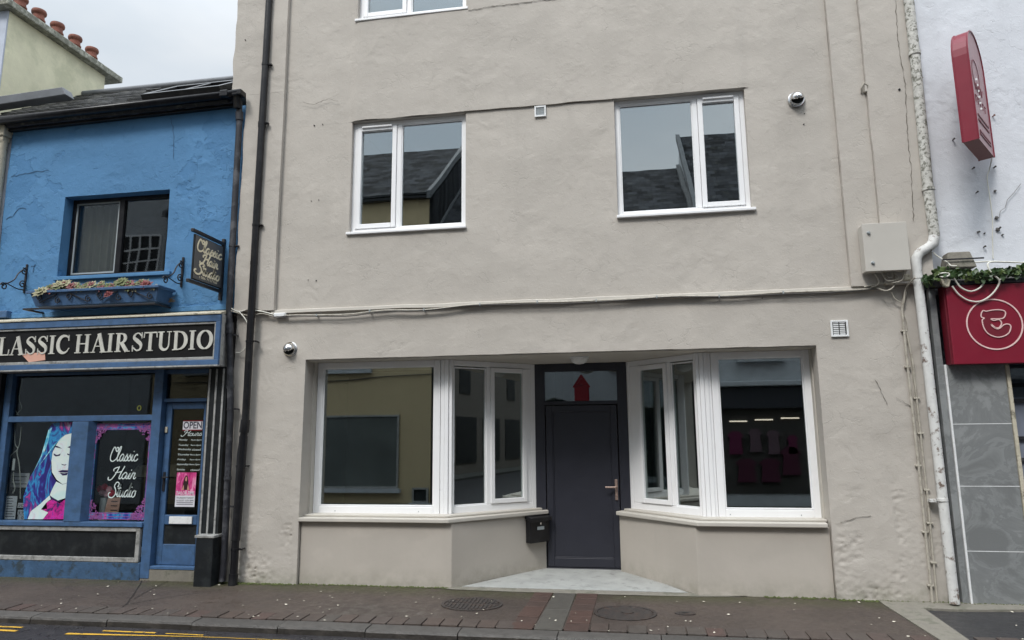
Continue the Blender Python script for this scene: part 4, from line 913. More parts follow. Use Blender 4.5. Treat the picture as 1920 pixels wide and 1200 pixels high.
# roof window frame lying on slates
t = thing('roof_window', 'dark framed roof window on the slate roof of the blue shop', 'roof window', (-6.0, 1.0, rz(1)))
def rbox(m, x0, x1, y0, y1, h0, h1):
    nrm = Vector((0, -math.sin(ang), math.cos(ang))); b = [Vector((x, y, rz(y, x))) for x, y in ((x0, y0), (x1, y0), (x1, y1), (x0, y1))]; m.hexa([p+nrm*h0 for p in b], [p+nrm*h1 for p in b])
m = MB(); rbox(m, -6.35, -5.2, .62, .70, 0, .09); rbox(m, -6.35, -5.2, 1.25, 1.33, 0, .09); rbox(m, -6.35, -6.28, .70, 1.25, 0, .09); rbox(m, -5.27, -5.2, .70, 1.25, 0, .09); rbox(m, -5.80, -5.74, .70, 1.25, 0, .085); m.build('frame', 'black', t, bevel=.006)
m = MB(); rbox(m, -6.28, -5.80, .70, 1.25, .03, .05); m.build('pane', 'glass_old', t); m = MB(); rbox(m, -5.74, -5.27, .70, 1.25, .03, .05); m.build('pane', 'glass_old', t)
# fascia board and gutter
def eboard(y0, y1, z0, z1, mat):
    x0, x1 = -9, -4.56; MB().hexa([(x0, y0, z0+shz(x0)), (x1, y0, z0+shz(x1)), (x1, y1, z0+shz(x1)), (x0, y1, z0+shz(x0))], [(x0, y0, z1+shz(x0)), (x1, y0, z1+shz(x1)), (x1, y1, z1+shz(x1)), (x0, y1, z1+shz(x0))]).build('eaves_board', mat, bs, bevel=.006)
eboard(-.10, -.005, 5.575, 5.64, 'grey_pipe'); eboard(-.06, -.004, 5.545, 5.574, 'black')
m = MB(); k = 8; n0 = len(m.v)
for x in (-9, -4.44):
    for i in range(k+1): a = math.pi+math.pi*i/k; m.v.append(Vector((x, -.165+.062*math.cos(a), 5.655+shz(x)+.065*math.sin(a))))
for i in range(k): m.f.append((i, i+1, k+2+i, k+1+i)); m.mi.append(0)
m.recalc = False
gt = m.build('gutter', 'black', bs, smooth=True); sm = gt.modifiers.new('s', 'SOLIDIFY'); sm.thickness = .008
m = MB(); m.box(-4.50, -4.38, -.22, -.10, 5.63, 5.70); m.box(-4.65, -4.55, -.232, -.098, 5.62, 5.70); m.tube([(-4.47, -.16, 5.65), (-4.47, -.12, 5.5)], .045, 10); m.build('gutter_end', 'black', bs, bevel=.01)

# shop fascia
m = MB(); m.box(-8.6, -4.46, -.265, -.001, 2.42, 3.00); m.box(-4.4595, -4.412, -.265, -.20, 2.42, 3.00); m.build('fascia', 'trim_grey', bs, bevel=.004)
m = MB(); m.hexa([(-8.6, -.31, 2.985), (-4.40, -.31, 2.985), (-4.50, 0, 3.04), (-8.6, 0, 3.04)], [(-8.6, -.31, 3.005), (-4.40, -.31, 3.005), (-4.50, 0, 3.085), (-8.6, 0, 3.085)]); m.build('fascia_capping', 'ledge', bs, bevel=.004)
MB().box(-8.6, -4.46, -.03, -.001, 3.086, 3.15).build('fascia_capping', 'blue', bs, bevel=.005)
m = MB(); m.box(-8.6, -4.408, -.300, -.266, 2.905, 2.984); m.box(-8.6, -4.408, -.300, -.266, 2.425, 2.482); m.box(-4.462, -4.408, -.300, -.266, 2.482, 2.905); m.build('fascia_frame', 'bframe', bs, bevel=.005)
m = MB(); m.box(-8.6, -4.463, -.290, -.266, 2.880, 2.904); m.box(-8.6, -4.463, -.292, -.266, 2.483, 2.515); m.box(-4.482, -4.463, -.290, -.266, 2.515, 2.880); m.box(-8.6, -4.405, -.312, -.266, 2.405, 2.424); m.build('fascia_moulding', 'trim_grey', bs, bevel=.004)
MB().box(-8.6, -4.483, -.272, -.266, 2.516, 2.879).build('fascia_panel', 'shopblack', bs)
m = MB()
# C LASSIC HAIR STUDIO, measured along the board: O ends at x=402 px
xe = -4.492
def X_(px): return P(px, 650, -.272)[0]
m2 = MB(); serif(m2, 'C', X_(-52), X_(-3), 2.60, .215, -.273); serif(m2, 'LASSIC', X_(-3), X_(133), 2.60, .215, -.273); serif(m2, 'HAIR', X_(140), X_(243), 2.60, .215, -.273); serif(m2, 'STUDIO', X_(246), xe, 2.60, .215, -.273)
m2.build('sign_lettering', 'letter', bs)
m = MB(); m.plate([P(40, 664, -.275), P(84, 660, -.275), P(85, 675, -.275), P(54, 679, -.275)], -.2765, -.2735); m.build('torn_patch', 'pinkpaper', bs)
# shopfront joinery
bl = MB()
for q in ((-7.36, -7.27, .0, .09, .10, 2.42), (-5.375, -5.262, -.01, .09, .12, 2.42), (-7.27, -5.375, .0, .09, 1.84, 1.905), (-7.27, -5.375, .02, .10, 2.39, 2.42), (-5.262, -4.70, .03, .10, 2.045, 2.085), (-5.262, -4.70, .03, .10, 2.37, 2.42), (-7.27, -5.375, -.035, .09, .665, .715)):
    bl.box(*q)
jo = bl.build('shopfront_frame', 'bframe', bs, bevel=.005)
MB().prism([(-6.46, .085), (-6.365, -.04), (-6.155, -.04), (-6.10, .085)], .716, 1.835).build('mullion', 'bframe', bs, bevel=.005)
def sw(x0, x1, z0, z1, y=.06): return MB().box(x0, x1, y, y+.006, z0, z1).build('pane', 'glass_dark', bs)
sw(-7.27, -5.375, 1.906, 2.389); sw(-7.27, -6.53, .716, 1.839); sw(-6.23, -5.376, .716, 1.839); sw(-5.262, -4.70, 2.086, 2.369)
# riser
MB().box(-7.9, -5.376, -.015, .09, .07, .285).build('plinth', 'bframe_old', bs, bevel=.008)
m = MB(); lnb = Line((-7.6, -.02), (-5.40, -.02)); rect_frame(m, lnb, 0, lnb.L, .286, .664, .05, -.04, 0); m.build('riser_moulding', 'trim_grey', bs, bevel=.006)
MB().box(-7.55, -5.45, .0, .03, .336, .614).build('riser_panel', 'darkpanel', bs)
# door
m = MB(); ld = Line((-5.255, .07), (-4.705, .07)); rect_frame(m, ld, 0, ld.L, .255, 2.04, .075, -.04, 0, .22); ld.box(m, .075, ld.L-.075, -.04, 0, .685, .79)
dd = m.build('door', 'bframe', bs, bevel=.006)
m = MB(); ld.box(m, .075, ld.L-.075, -.025, -.019, .79, 1.965); m.build('pane', 'glass_dark', dd)
MB().box(-5.18, -4.78, .085, .095, .475, .685).build('lower_panel', 'darkpanel', dd)
MB().box(-5.11, -4.83, .052, .068, .695, .775).build('letter_plate', 'white_pl', dd, bevel=.004)
m = MB(); m.tube([(-5.215, .068, 1.20), (-5.215, .03, 1.20)], .010, 10); m.tube([(-5.215, .03, 1.20), (-5.14, .028, 1.205)], .008, 8); m.box(-5.23, -5.20, .062, .069, 1.05, 1.26); m.build('handle', 'iron', dd, smooth=True)
MB().box(-5.245, -5.215, .055, .069, 1.70, 1.765).build('lock', 'ledge', dd, bevel=.004)
MB().box(-5.26, -4.70, -.01, .12, .22, .252).build('threshold', 'bframe', dd, bevel=.004)
MB().box(-5.375, -4.70, -.005, .15, .0, .218).build('step', 'cement', bs, bevel=.008)
# pilasters
m = MB(); m.box(-4.64, -4.42, -.085, .02, .60, 2.42); m.build('pilaster', 'darkpanel', bs, bevel=.004)
m = MB(); 
for x in (-4.638, -4.555, -4.47): m.box(x, x+.022, -.096, -.086, .60, 2.40)
m.build('pilaster_stripe', 'trim_grey', bs, bevel=.003)
MB().box(-4.60, -4.395, -.20, .02, .075, .585).build('pilaster_base', 'darkpanel', bs, bevel=.01)
MB().box(-4.612, -4.385, -.21, .02, .586, .615).build('pilaster_cap', 'trim_grey', bs, bevel=.006)
MB().box(-7.9, -7.361, -.06, .02, .08, 2.42).build('pilaster', 'darkpanel', bs, bevel=.004)
# salon interior
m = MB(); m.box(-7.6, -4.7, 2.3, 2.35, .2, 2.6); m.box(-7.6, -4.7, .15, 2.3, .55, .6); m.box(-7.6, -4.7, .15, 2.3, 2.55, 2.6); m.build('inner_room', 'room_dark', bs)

# ---- salon window contents
def cz(u, v): return (u/5.7125, 780+v/5.714)
YD = .052
def poly(m, pts, crop, y, th=.0015):
    q = [P(*( (u/5.7125, 780+v/5.714) if crop == 1 else (150+u/5.716, 780+v/5.714)), y) for u, v in pts]; m.plate(q, y-th, y)
t = thing('window_picture', 'large printed picture of a woman with blue and magenta hair in the salon window', 'poster', (-6.7, .05, .75))
m = MB(); poly(m, [(560, 80), (660, 66), (770, 66), (770, 182), (700, 200), (640, 250), (590, 310), (562, 380), (548, 500), (552, 620), (604, 700), (565, 770), (530, 850), (420, 950), (330, 1020), (295, 1105), (262, 1105), (252, 1000), (252, 860), (285, 760), (330, 640), (380, 560), (440, 420), (490, 270), (520, 150)], 1, YD); m.build('hair', 'hair', t)
m = MB(); poly(m, [(770, 184), (700, 202), (640, 252), (600, 315), (565, 385), (552, 480), (557, 600), (606, 680), (668, 730), (722, 718), (735, 500), (755, 300)], 1, YD-.001); m.build('face', 'skin', t)
m = MB(); poly(m, [(604, 702), (668, 734), (716, 722), (700, 880), (620, 905), (560, 880), (500, 925), (440, 1000), (520, 1030), (460, 1105), (297, 1105), (332, 1020), (422, 950), (532, 850), (567, 770)], 1, YD-.001); m.build('shoulder', 'skin', t)
m = MB(); poly(m, [(500, 925), (560, 895), (640, 935), (697, 895), (690, 1105), (462, 1105), (522, 1035), (442, 1000), (505, 995)], 1, YD-.002); m.build('flower', 'bloom', t)
m = MB(); poly(m, [(622, 592), (670, 578), (730, 582), (734, 600), (700, 606), (650, 604)], 1, YD-.002); poly(m, [(640, 608), (690, 614), (728, 606), (715, 634), (670, 638)], 1, YD-.002); m.build('lips', 'lip', t)
for nm_, q in zip(('eyebrow', 'eyebrow', 'closed_eye', 'closed_eye', 'nostril', 'choker'), ([(575, 330), (610, 318), (668, 350), (640, 345), (600, 336)], [(722, 335), (757, 318), (752, 345)], [(575, 400), (610, 418), (652, 402), (640, 425), (600, 434), (578, 420)], [(720, 400), (752, 412), (748, 424), (722, 415)], [(655, 512), (690, 522), (715, 515), (700, 530), (668, 526)], [(530, 845), (560, 870), (620, 905), (660, 900), (655, 915), (610, 920), (545, 890)])): m = MB(); poly(m, q, 1, YD-.002); m.build(nm_, 'lip', t)
m = MB(); 
for q in ([(520, 150), (560, 120), (500, 330), (430, 470), (380, 560), (345, 625), (440, 430)], [(640, 250), (690, 200), (600, 300), (560, 350), (400, 560), (560, 330)]): poly(m, q, 1, YD-.0025)
M['cyan'] = poster_mat('printed_cyan', [(.4, (.05, .35, .55)), (.55, (.3, .68, .75)), (.68, (.75, .8, .7))], 9, (3, 1, 1)); m.build('highlight', 'cyan', t)
# ornate border
t = thing('window_border', 'purple and blue floral border decal around the salon name', 'decal', (-5.8, .05, .75))
def crop2(u, v, y=YD): return P(150+u/5.716, 780+v/5.714, y)
xl, zt = crop2(135, 95)[0], 1.812; xl = -6.185; xr = crop2(800, 100)[0]+.02; zb = .735
def bar(m, x0, x1, z0, z1): m.box(x0, x1, YD-.002, YD, z0, z1)
m = MB(); w_ = .075; bar(m, xl, xl+w_, zb, zt); bar(m, xr-w_, xr, zb, zt); bar(m, xl+w_, xr-w_, zt-w_, zt); bar(m, xl+w_, xr-w_, zb, zb+w_); m.build('band', 'orn', t)
m = MB(); k = .008
for o_ in (.0, .028, .062): 
    for q in ((xl+o_, xl+o_+k, zb+o_, zt-o_), (xr-o_-k, xr-o_, zb+o_, zt-o_), (xl+o_+k, xr-o_-k, zt-o_-k, zt-o_), (xl+o_+k, xr-o_-k, zb+o_, zb+o_+k)): m.box(q[0], q[1], YD-.0035, YD-.0022, q[2], q[3])
m.build('outline', 'orn2', t)
for cx, cz_ in ((xl, zt), (xr, zt), (xl, zb), (xr, zb)):
    m = MB(); sx_ = 1 if cx == xl else -1; sz_ = 1 if cz_ == zb else -1
    for i in range(90):
        a, b = random.random(), random.random()
        if a+b > 1: a, b = 1-a, 1-b
        x = cx+sx_*(a*.26+.005); z = cz_+sz_*(b*.30+.005); r1, r2, an = random.uniform(.010, .022), random.uniform(.006, .010), random.random()*3.14; d = .004+.0004*(i % 9)
        pts = [(x+r1*math.cos(q)*math.cos(an)-r2*math.sin(q)*math.sin(an), z+r1*math.cos(q)*math.sin(an)+r2*math.sin(q)*math.cos(an)) for q in [j*math.pi/4 for j in range(8)]]
        m.plate(pts, YD-d, YD-d+.0002)
    m.build('rose_cluster', 'orn2', t)
t = thing('window_lettering', 'white script salon name painted on the window glass', 'lettering', (-5.8, .05, 1.1))
m = MB()
for word, (u0, v0), (u1, v1), h in (('Classic', (312, 482), (622, 470), .150), ('Hair', (340, 672), (605, 668), .135), ('Studio', (320, 865), (600, 862), .150)):
    a = crop2(u0, v0); b = crop2(u1, v1); script(m, word, a[0], b[0], a[1], h, YD-.001, .0105)
m.build('script', 'script', t)
# door writing
t = thing('opening_hours', 'opening hours lettering on the salon door glass', 'lettering', (-4.98, .07, 1.5))
yd = .070
def D2(u, v): return P(150+u/5.716, 780+v/5.714, yd)
a = D2(1100, 158); b = D2(1318, 45); MB().box(a[0], b[0], yd-.002, yd, a[1], b[1]).build('open_card', 'paper', t)
MB().box(a[0], b[0], yd-.0045, yd-.0022, a[1], a[1]+.012).build('card_edge', 'goldred', t); MB().box(a[0], b[0], yd-.0045, yd-.0022, b[1]-.010, b[1]).build('card_edge', 'goldred', t)
text('open_word', 'OPEN', 'ink', t, a[0]+.008, b[0]-.006, a[1]+.022, b[1]-.014, yd-.003, bold=.02)
m = MB(); a = D2(1100, 212); b = D2(1308, 212); 
for w_, st in ((0, 0),):
    SCR['e_'] = ([[(0, .2), (.3, .3), (.28, .5), (.1, .4), (.12, .02), (.4, .1)]], .4)
script(m, ['H', 'o', 'u', 'r', 's'], a[0]+.01, b[0], a[1], .062, yd-.001, .0055); m.build('hours_word', 'script', t)
rows = [('Monday', '9am-6pm', 270), ('Tuesday', '9am-6pm', 326), ('Wednesday', 'closed', 372), ('Thursday', '9am-6pm', 428), ('Friday', '9am-6pm', 480), ('Saturday', '9am-5pm', 532), ('Sunday', 'closed', 588)]
for i, (d1, d2, v) in enumerate(rows):
    a = D2(1060-i*4, v); x0 = a[0]; wd = .018*len(d1); text('day_word', d1, 'script', t, x0, x0+wd, a[1], a[1]+.026, yd-.001, shear=.2)
    x1 = D2(1335-i*3, v)[0]; x1 = min(x1, -4.785); text('time_word', d2, 'script', t, x1-.0185*len(d2), x1, a[1], a[1]+.022, yd-.001, shear=.2)
t = thing('gig_poster', 'pink and white gig poster taped inside the salon door', 'poster', (-5.0, .07, 1.0))
a = D2(1005, 972); b = D2(1250, 605); x0, x1, z0, z1 = a[0]+.012, b[0], a[1], b[1]; zm = z0+(z1-z0)*.33
MB().box(x0, x1, yd-.002, yd, zm, z1).build('picture', 'pinkposter', t); MB().box(x0, x1, yd-.002, yd, z0, zm-.0002).build('caption', 'paper', t)
text('title', 'TAILOR TIME', 'paper', t, x0+.01, x1-.01, zm+.008, zm+.045, yd-.003, bold=.01)
for i, s_ in enumerate(('THURSDAY NIGHT', 'AUGUST 16TH 8PM')): text('caption_line', s_, 'ink', t, x0+.015, x1-.015, zm-.035-.03*i, zm-.018-.03*i, yd-.003)
for i in range(2): MB().box(x0+.02, x1-.02, yd-.003, yd-.0022, zm-.082-.018*i, zm-.076-.018*i).build('caption_line', 'ink', t)
xm = (x0+x1)/2
M['darkhair'] = flat('poster_dark_hair', (.03, .012, .012)); M['warmskin'] = flat('poster_skin', (.5, .25, .2))
MB().plate([(xm-.045, zm+.06), (xm-.035, zm+.13), (xm-.022, zm+.20), (xm, zm+.222), (xm+.02, zm+.20), (xm+.03, zm+.13), (xm+.04, zm+.06)], yd-.003, yd-.0022).build('figure_hair', 'darkhair', t)
MB().plate([(xm-.012, zm+.165), (xm-.010, zm+.195), (xm, zm+.206), (xm+.010, zm+.195), (xm+.011, zm+.168), (xm+.002, zm+.152)], yd-.004, yd-.0032).build('figure_face', 'warmskin', t)
MB().plate([(xm-.05, zm+.055), (xm-.025, zm+.12), (xm-.02, zm+.06)], yd-.004, yd-.0032).build('figure_arm', 'warmskin', t)
MB().plate([(xm+.05, zm+.055), (xm+.018, zm+.06), (xm+.025, zm+.125)], yd-.004, yd-.0032).build('figure_arm', 'warmskin', t)
# sheets and price cards in the left pane
def sheet_paper(px0, py0, px1, py1, y, name, label, cat, lines, mat='paper', group=None):
    a = P(px0, py1, y); b = P(px1, py0, y); t = thing(name, label, cat, (a[0], y, a[1]), group); MB().box(a[0], b[0], y-.002, y, a[1], b[1]).build('sheet', mat, t)
    for i in range(lines):
        z = b[1]-(b[1]-a[1])*(i+1)/(lines+1); wd = (b[0]-a[0])*random.uniform(.45, .85); MB().box(a[0]+(b[0]-a[0])*.08, a[0]+(b[0]-a[0])*.08+wd, y-.0035, y-.0022, z-.004, z+.004).build('text_line', 'ink', t)
    return t
sheet_paper(8, 930, 33, 973, .10, 'price_list', 'white price list sheet low in the left salon pane', 'notice', 8)
sheet_paper(18, 887, 56, 914, .22, 'notice_sheet', 'grey notice sheet behind the cords in the salon window', 'notice', 3)
for i, (w1, (px0, py0)) in enumerate((('S/C', (33, 943)), ('8 9', (33, 956)), ('1 0', (33, 966)))):
    a = P(px0, py0+9, .11); b = P(px0+13, py0, .11); t = thing('number_card', ('top', 'middle', 'bottom')[i]+' number card of the stack beside the price list', 'card', (a[0], .11, a[1]), 'number cards beside the price list')
    MB().box(a[0], b[0], .108, .11, a[1], b[1]).build('card', 'paper', t); text('digits', w1, 'ink', t, a[0]+.01, b[0]-.01, a[1]+.01, b[1]-.01, .107)
GS = 'pale cords hanging in the salon window'
for i, (lab, pts) in enumerate((('leftmost pale cord hanging in the left salon pane', ((22, 795), (20, 830), (18, 850), (15, 880), (12, 925))), ('middle pale cord that kinks in the left salon pane', ((28, 795), (28, 830), (33, 842), (20, 855), (17, 875))), ('rightmost pale cord hanging in the left salon pane', ((40, 800), (37, 830), (32, 848), (36, 870), (38, 900), (38, 935))), ('short pale cord below the white plug', ((26, 885), (25, 900), (28, 915), (24, 925))))):
    cable([q3(px, py, .11) for px, py in pts], .005, 'cable_white', lab, 'cord', GS)
for i, (lab, pts) in enumerate((('left pale cord behind the salon transom', ((31, 708), (30, 740), (28, 765), (34, 778))), ('right pale cord behind the salon transom', ((42, 710), (36, 745), (40, 765), (30, 778))))):
    cable([q3(px, py, .11) for px, py in pts], .005, 'cable_white', lab, 'cord', 'pale cords behind the transom')
a = P(23, 882, .1); b = P(30, 860, .1); tag(MB().box(a[0], b[0], .09, .10, a[1], b[1]).build('plug', 'white_pl', None, bevel=.008, loc=(a[0], .1, a[1])), 'white plug hanging from a cord in the salon window', 'plug')
# vase of flowers and pink card behind the right pane
x, z = P(188, 975, .2); x -= .0
t = thing('flower_vase', 'white vase of pink and red flowers in the salon window', 'vase', (x, .22, .72)); zv = .60
MB().lathe([(0, 0), (.045, 0), (.05, .15), (.045, .30), (.040, .30)], (x, .24, .66), 'Z', 16).build('vase', 'white_pl', t, smooth=True)
M['fl_red'] = flat('flower_red', (.6, .02, .06)); M['fl_pink'] = flat('flower_pink', (.75, .4, .45)); M['fl_leaf'] = flat('flower_leaf', (.04, .07, .03))
def bloom(c, r, mat, par):
    m = MB()
    for ring in range(3):
        n = 5+ring*2
        for k in range(n):
            a = 2*math.pi*k/n+ring*.5; q = r*(.35+.33*ring); cc = Vector(c)+Vector((math.cos(a)*q*.7, -r*.5+ring*r*.2, math.sin(a)*q*.7)); s = r*.38
            b0 = len(m.v); m.v += [cc+Vector((s*math.cos(b_)*.9, -s*.3*math.cos(b_-a), s*math.sin(b_)*.9)) for b_ in [j*math.pi/3 for j in range(6)]]; m.f.append(tuple(range(b0, b0+6))); m.mi.append(0)
    return m.build('flower', mat, par)
for dx, dz, mt in ((-.05, .40, 'fl_red'), (.01, .42, 'fl_red'), (.07, .39, 'fl_pink'), (-.02, .36, 'fl_pink'), (.05, .34, 'fl_pink'), (.11, .35, 'fl_red')): bloom((x+dx, .22, .66+dz), .042, mt, t)
m = MB()
for i in range(14):
    a = random.uniform(-1, 1)*.09; m.tube([(x, .24, .93), (x+a*.6, .23, .98), (x+a, .23, 1.0+random.random()*.05)], .004, 5)
m.build('stems', 'fl_leaf', t)
t = thing('display_card', 'leaning pink display card beside the flower vase', 'card', (-5.85, .2, .72))
a0 = P(196, 962, .18); a1 = P(222, 962, .18); a2 = P(227, 932, .18); a3 = P(203, 934, .18)
MB().plate([a0, a1, a2, a3], .175, .18).build('card', 'pinkpaper', t)
cx = (a0[0]+a1[0])/2+.02
for i in range(3): MB().box(cx-.03, cx+.05, .171, .1745, a0[1]+.03+.05*i, a0[1]+.038+.05*i).build('card_line', 'ink', t)
t = thing('salon_counter', 'pale reception counter dimly seen inside the salon', 'counter', (-5.7, 1.2, .6))
MB().hexa([(-6.25, .9, .62), (-5.5, .9, .62), (-5.5, 1.3, .62), (-6.25, 1.3, .62)], [(-6.25, .9, 1.15), (-5.5, .9, 1.15), (-5.5, 1.3, 1.15), (-6.25, 1.3, 1.15)]).build('body', 'room_dark', t, bevel=.01)
MB().hexa([(-6.3, .85, 1.16), (-5.45, .85, 1.16), (-5.45, 1.3, 1.16), (-6.3, 1.3, 1.16)], [(-6.2, .9, 1.30), (-5.55, .9, 1.30), (-5.55, 1.3, 1.30), (-6.2, 1.3, 1.30)]).build('top', 'ledge', t, bevel=.01)
m = MB(); x, z = P(261, 765, .056); ring = [(x+.022*math.cos(a), z+.026*math.sin(a)) for a in [i*math.pi/8 for i in range(17)]]; ribbon(m, ring, .012, lambda X, Z, d: (X, .058-d, Z)); M['olive'] = flat('yellow_green_ring', (.35, .36, .08)); tag(m.build('ring_sticker', 'olive', None), 'small yellow green ring sticker on the salon transom glass', 'sticker')

# ---- hanging sign, brackets, planter
t = thing('hanging_sign', 'dark grey hanging sign with cream script salon name on the blue wall', 'sign', (-4.6, -.02, 3.5))
XS = -4.60
MB().box(XS-.02, XS+.0, -.57, -.03, 3.33, 3.835).build('panel', 'darkpanel', t, bevel=.004)
M['signgrey'] = cm('sign_face_grey', (.10, .10, .102), .5, var=.08)
MB().box(XS+.0005, XS+.004, -.56, -.04, 3.34, 3.825).build('face', 'signgrey', t)
m = MB(); m.box(XS-.025, XS+.01, -.615, -.0, 3.85, 3.885); m.box(XS-.025, XS+.01, -.64, -.0, 3.285, 3.32); m.box(XS-.025, XS+.012, -.035, -.002, 3.20, 3.93); m.build('bracket', 'iron', t, bevel=.004)
M['signcream'] = flat('sign_cream', (.85, .76, .55))
m = MB()
def stf(y0, z0): return lambda X, Z, d: (XS+.0045+d, y0+X, z0+Z)
for word, y0, y1, z0, h in (('Classic', -.54, -.06, 3.665, .125), ('Hair', -.42, -.12, 3.54, .11), ('Studio', -.52, -.08, 3.41, .12)):
    script(m, word, y0, y1, 0, h, 0, .019, shear=.12, tfm=stf(y0, z0))
m.build('script', 'signcream', t)
text('phone_number', 't 066 7117160', 'signcream', t, 0, 1, 0, 1, 0, tf=lambda u, v, d: (XS+.005+d, -.46+.34*u, 3.365+.030*v))
def spiral(c, r0, r1, a0, turns, n=26): return [(c[0]+(r0+(r1-r0)*i/n)*math.cos(a0+turns*2*math.pi*i/n), c[1]+(r0+(r1-r0)*i/n)*math.sin(a0+turns*2*math.pi*i/n)) for i in range(n+1)]
def scroll_bracket(X, z0, label):
    t = thing('scroll_bracket', label, 'bracket', (X, 0, z0), 'iron scroll brackets beside the window')
    MB().box(X-.012, X+.012, -.022, -.003, z0, z0+.36).build('wall_bar', 'iron', t, bevel=.003)
    for nm, c2, r0, r1, a0, tn in (('scroll', (-.05, z0+.26), .008, .045, 0, 1.3), ('scroll', (-.05, z0+.10), .008, .045, 3, -1.3), ('scroll', (-.30, z0+.02), .008, .05, 1, 1.3)):
        MB().tube([(X, p, q) for p, q in spiral(c2, r0, r1, a0, tn)], .0075, 6).build(nm, 'iron', t, smooth=True)
    MB().tube([(X, p, q) for p, q in crm([(-.03, z0+.31), (-.12, z0+.22), (-.17, z0+.13), (-.27, z0+.06), (-.33, z0+.04)], 6)], .0085, 6).build('arm', 'iron', t, smooth=True)
    MB().tube([(X, p, q) for p, q in crm([(-.01, z0+.04), (-.10, z0+.03), (-.2, z0+.05), (-.28, z0+.07)], 6)], .007, 6).build('arm', 'iron', t, smooth=True)
scroll_bracket(-5.12, 3.38, 'iron scroll bracket right of the blue shop window')
scroll_bracket(-7.23, 3.40, 'iron scroll bracket left of the blue shop window')
t = thing('planter', 'blue window box with black scrollwork under the blue shop window', 'planter', (-6.0, -.2, 3.2))
m = MB(); m.hexa([(-6.80, -.27, 3.165), (-5.24, -.27, 3.165), (-5.24, -.03, 3.165), (-6.80, -.03, 3.165)], [(-6.87, -.30, 3.335), (-5.20, -.30, 3.335), (-5.20, -.03, 3.335), (-6.87, -.03, 3.335)]); m.build('box', 'bframe', t, bevel=.006)
m = MB(); rect_frame(m, Line((0, 0), (1, 0)), 0, .001, 0, .001, .0002, 0, .001) if 0 else None
m.box(-6.90, -5.18, -.325, -.302, 3.315, 3.345); m.box(-5.199, -5.18, -.302, -.02, 3.315, 3.345); m.build('rim', 'bframe', t, bevel=.004)
m = MB(); m.box(-6.93, -5.22, -.31, -.28, 3.125, 3.145); m.box(-5.24, -5.22, -.28, .0, 3.125, 3.145); m.box(-6.93, -6.90, -.28, 0, 3.125, 3.145); m.build('tray', 'iron', t, bevel=.003)
MB().box(-6.80, -5.24, -.26, -.04, 3.336, 3.350).build('soil', 'floor_in', t)
for i in range(4):
    xa = -6.80+.395*i; fl = i % 2
    def sc(c, a0, tn, r=.042): MB().tube([(p, -.300-.0, q) for p, q in spiral(c, .01, r, a0, tn)], .0065, 6).build('scroll', 'iron', t, smooth=True)
    if fl: sc((xa+.06, 3.265), 0, -1.2); sc((xa+.32, 3.225), 3, -1.2)
    else: sc((xa+.06, 3.265), 0, -1.2); sc((xa+.32, 3.225), 3, -1.2)
    MB().tube([(xa+.03, -.30, 3.24) if 0 else (xa+.08, -.300, 3.20 if not fl else 3.30), (xa+.30, -.302, 3.30 if not fl else 3.20)], .006, 6).build('scroll_bar', 'iron', t)
M['suc_g'] = cm('succulent_green', (.15, .17, .075), .7, var=.3, vscale=30); M['suc_p'] = cm('succulent_pink', (.24, .095, .095), .7, var=.35, vscale=30); M['suc_r'] = cm('succulent_red', (.16, .03, .03), .6, var=.4, vscale=30); M['suc_c'] = cm('succulent_cream', (.31, .29, .18), .7, var=.2, vscale=30)
def rosette(c, r, mats, label):
    t = thing('succulent', label, 'succulent', c, 'succulents in the window box')
    for ring, (mt, n) in enumerate(zip(mats, (9, 7, 5))):
        m = MB()
        for k in range(n):
            a = 2*math.pi*k/n+ring*.4+random.uniform(-.15, .15); el = (.25, .7, 1.15)[ring]; L = r*(1, .78, .5)[ring]*random.uniform(.85, 1.12)
            TM = Matrix.Rotation(R(52), 3, 'X'); d = TM @ Vector((math.cos(a)*math.cos(el), math.sin(a)*math.cos(el), math.sin(el))); sd = TM @ Vector((-math.sin(a), math.cos(a), 0)); up = d.cross(sd)*-1; b = Vector(c)
            k0 = len(m.v); wdt = L*.30
            m.v += [b, b+d*L*.55+sd*wdt+up*.006, b+d*L+up*L*.15, b+d*L*.55-sd*wdt+up*.006, b+d*L*.55-up*wdt*.35]
            for q in ((0, 1, 4), (1, 2, 4), (2, 3, 4), (3, 0, 4), (0, 3, 2, 1)): m.f.append(tuple(k0+i for i in q)); m.mi.append(0)
        m.build('leaf_ring', mt, t)
sl_ = [(85, 548, .075, 'ccg', 'cream succulent spilling over the left end of the window box'), (98, 542, .07, 'rpg', 'dark pink succulent near the left end of the window box'), (110, 534, .075, 'gcc', 'tall pale green succulent left of the window box middle'), (122, 530, .06, 'ccp', 'cream topped succulent behind the pink pair'), (134, 536, .065, 'ppr', 'pink red succulent before the left window pane'), (148, 541, .05, 'ccg', 'small cream succulent past the pink red one'), (163, 538, .06, 'ggc', 'green succulent below the left window pane'), (172, 532, .055, 'cpp', 'pale pink succulent with a raised head'), (190, 538, .06, 'rpp', 'open pink rosette at the middle of the window box'), (207, 541, .05, 'prr', 'reddish succulent just right of the middle'), (211, 552, .045, 'rrr', 'small red succulent hanging over the box rim'), (226, 528, .07, 'ggg', 'tallest olive green succulent below the mullion'), (243, 538, .055, 'gcc', 'cream green succulent right of the tall olive one'), (256, 540, .045, 'ccc', 'smallest cream succulent in the right half'), (274, 533, .07, 'rrr', 'large dark red succulent near the right end'), (291, 537, .045, 'ccg', 'yellow cream sprig at the right end')]
mm = {'g': 'suc_g', 'p': 'suc_p', 'r': 'suc_r', 'c': 'suc_c'}
for px, py, r, ms, lab in sl_: x, z = P(px, py+3, -.27); rosette((x, -.27 if py < 548 else -.335, z+.005), r*1.25, [mm[c] for c in ms], lab)
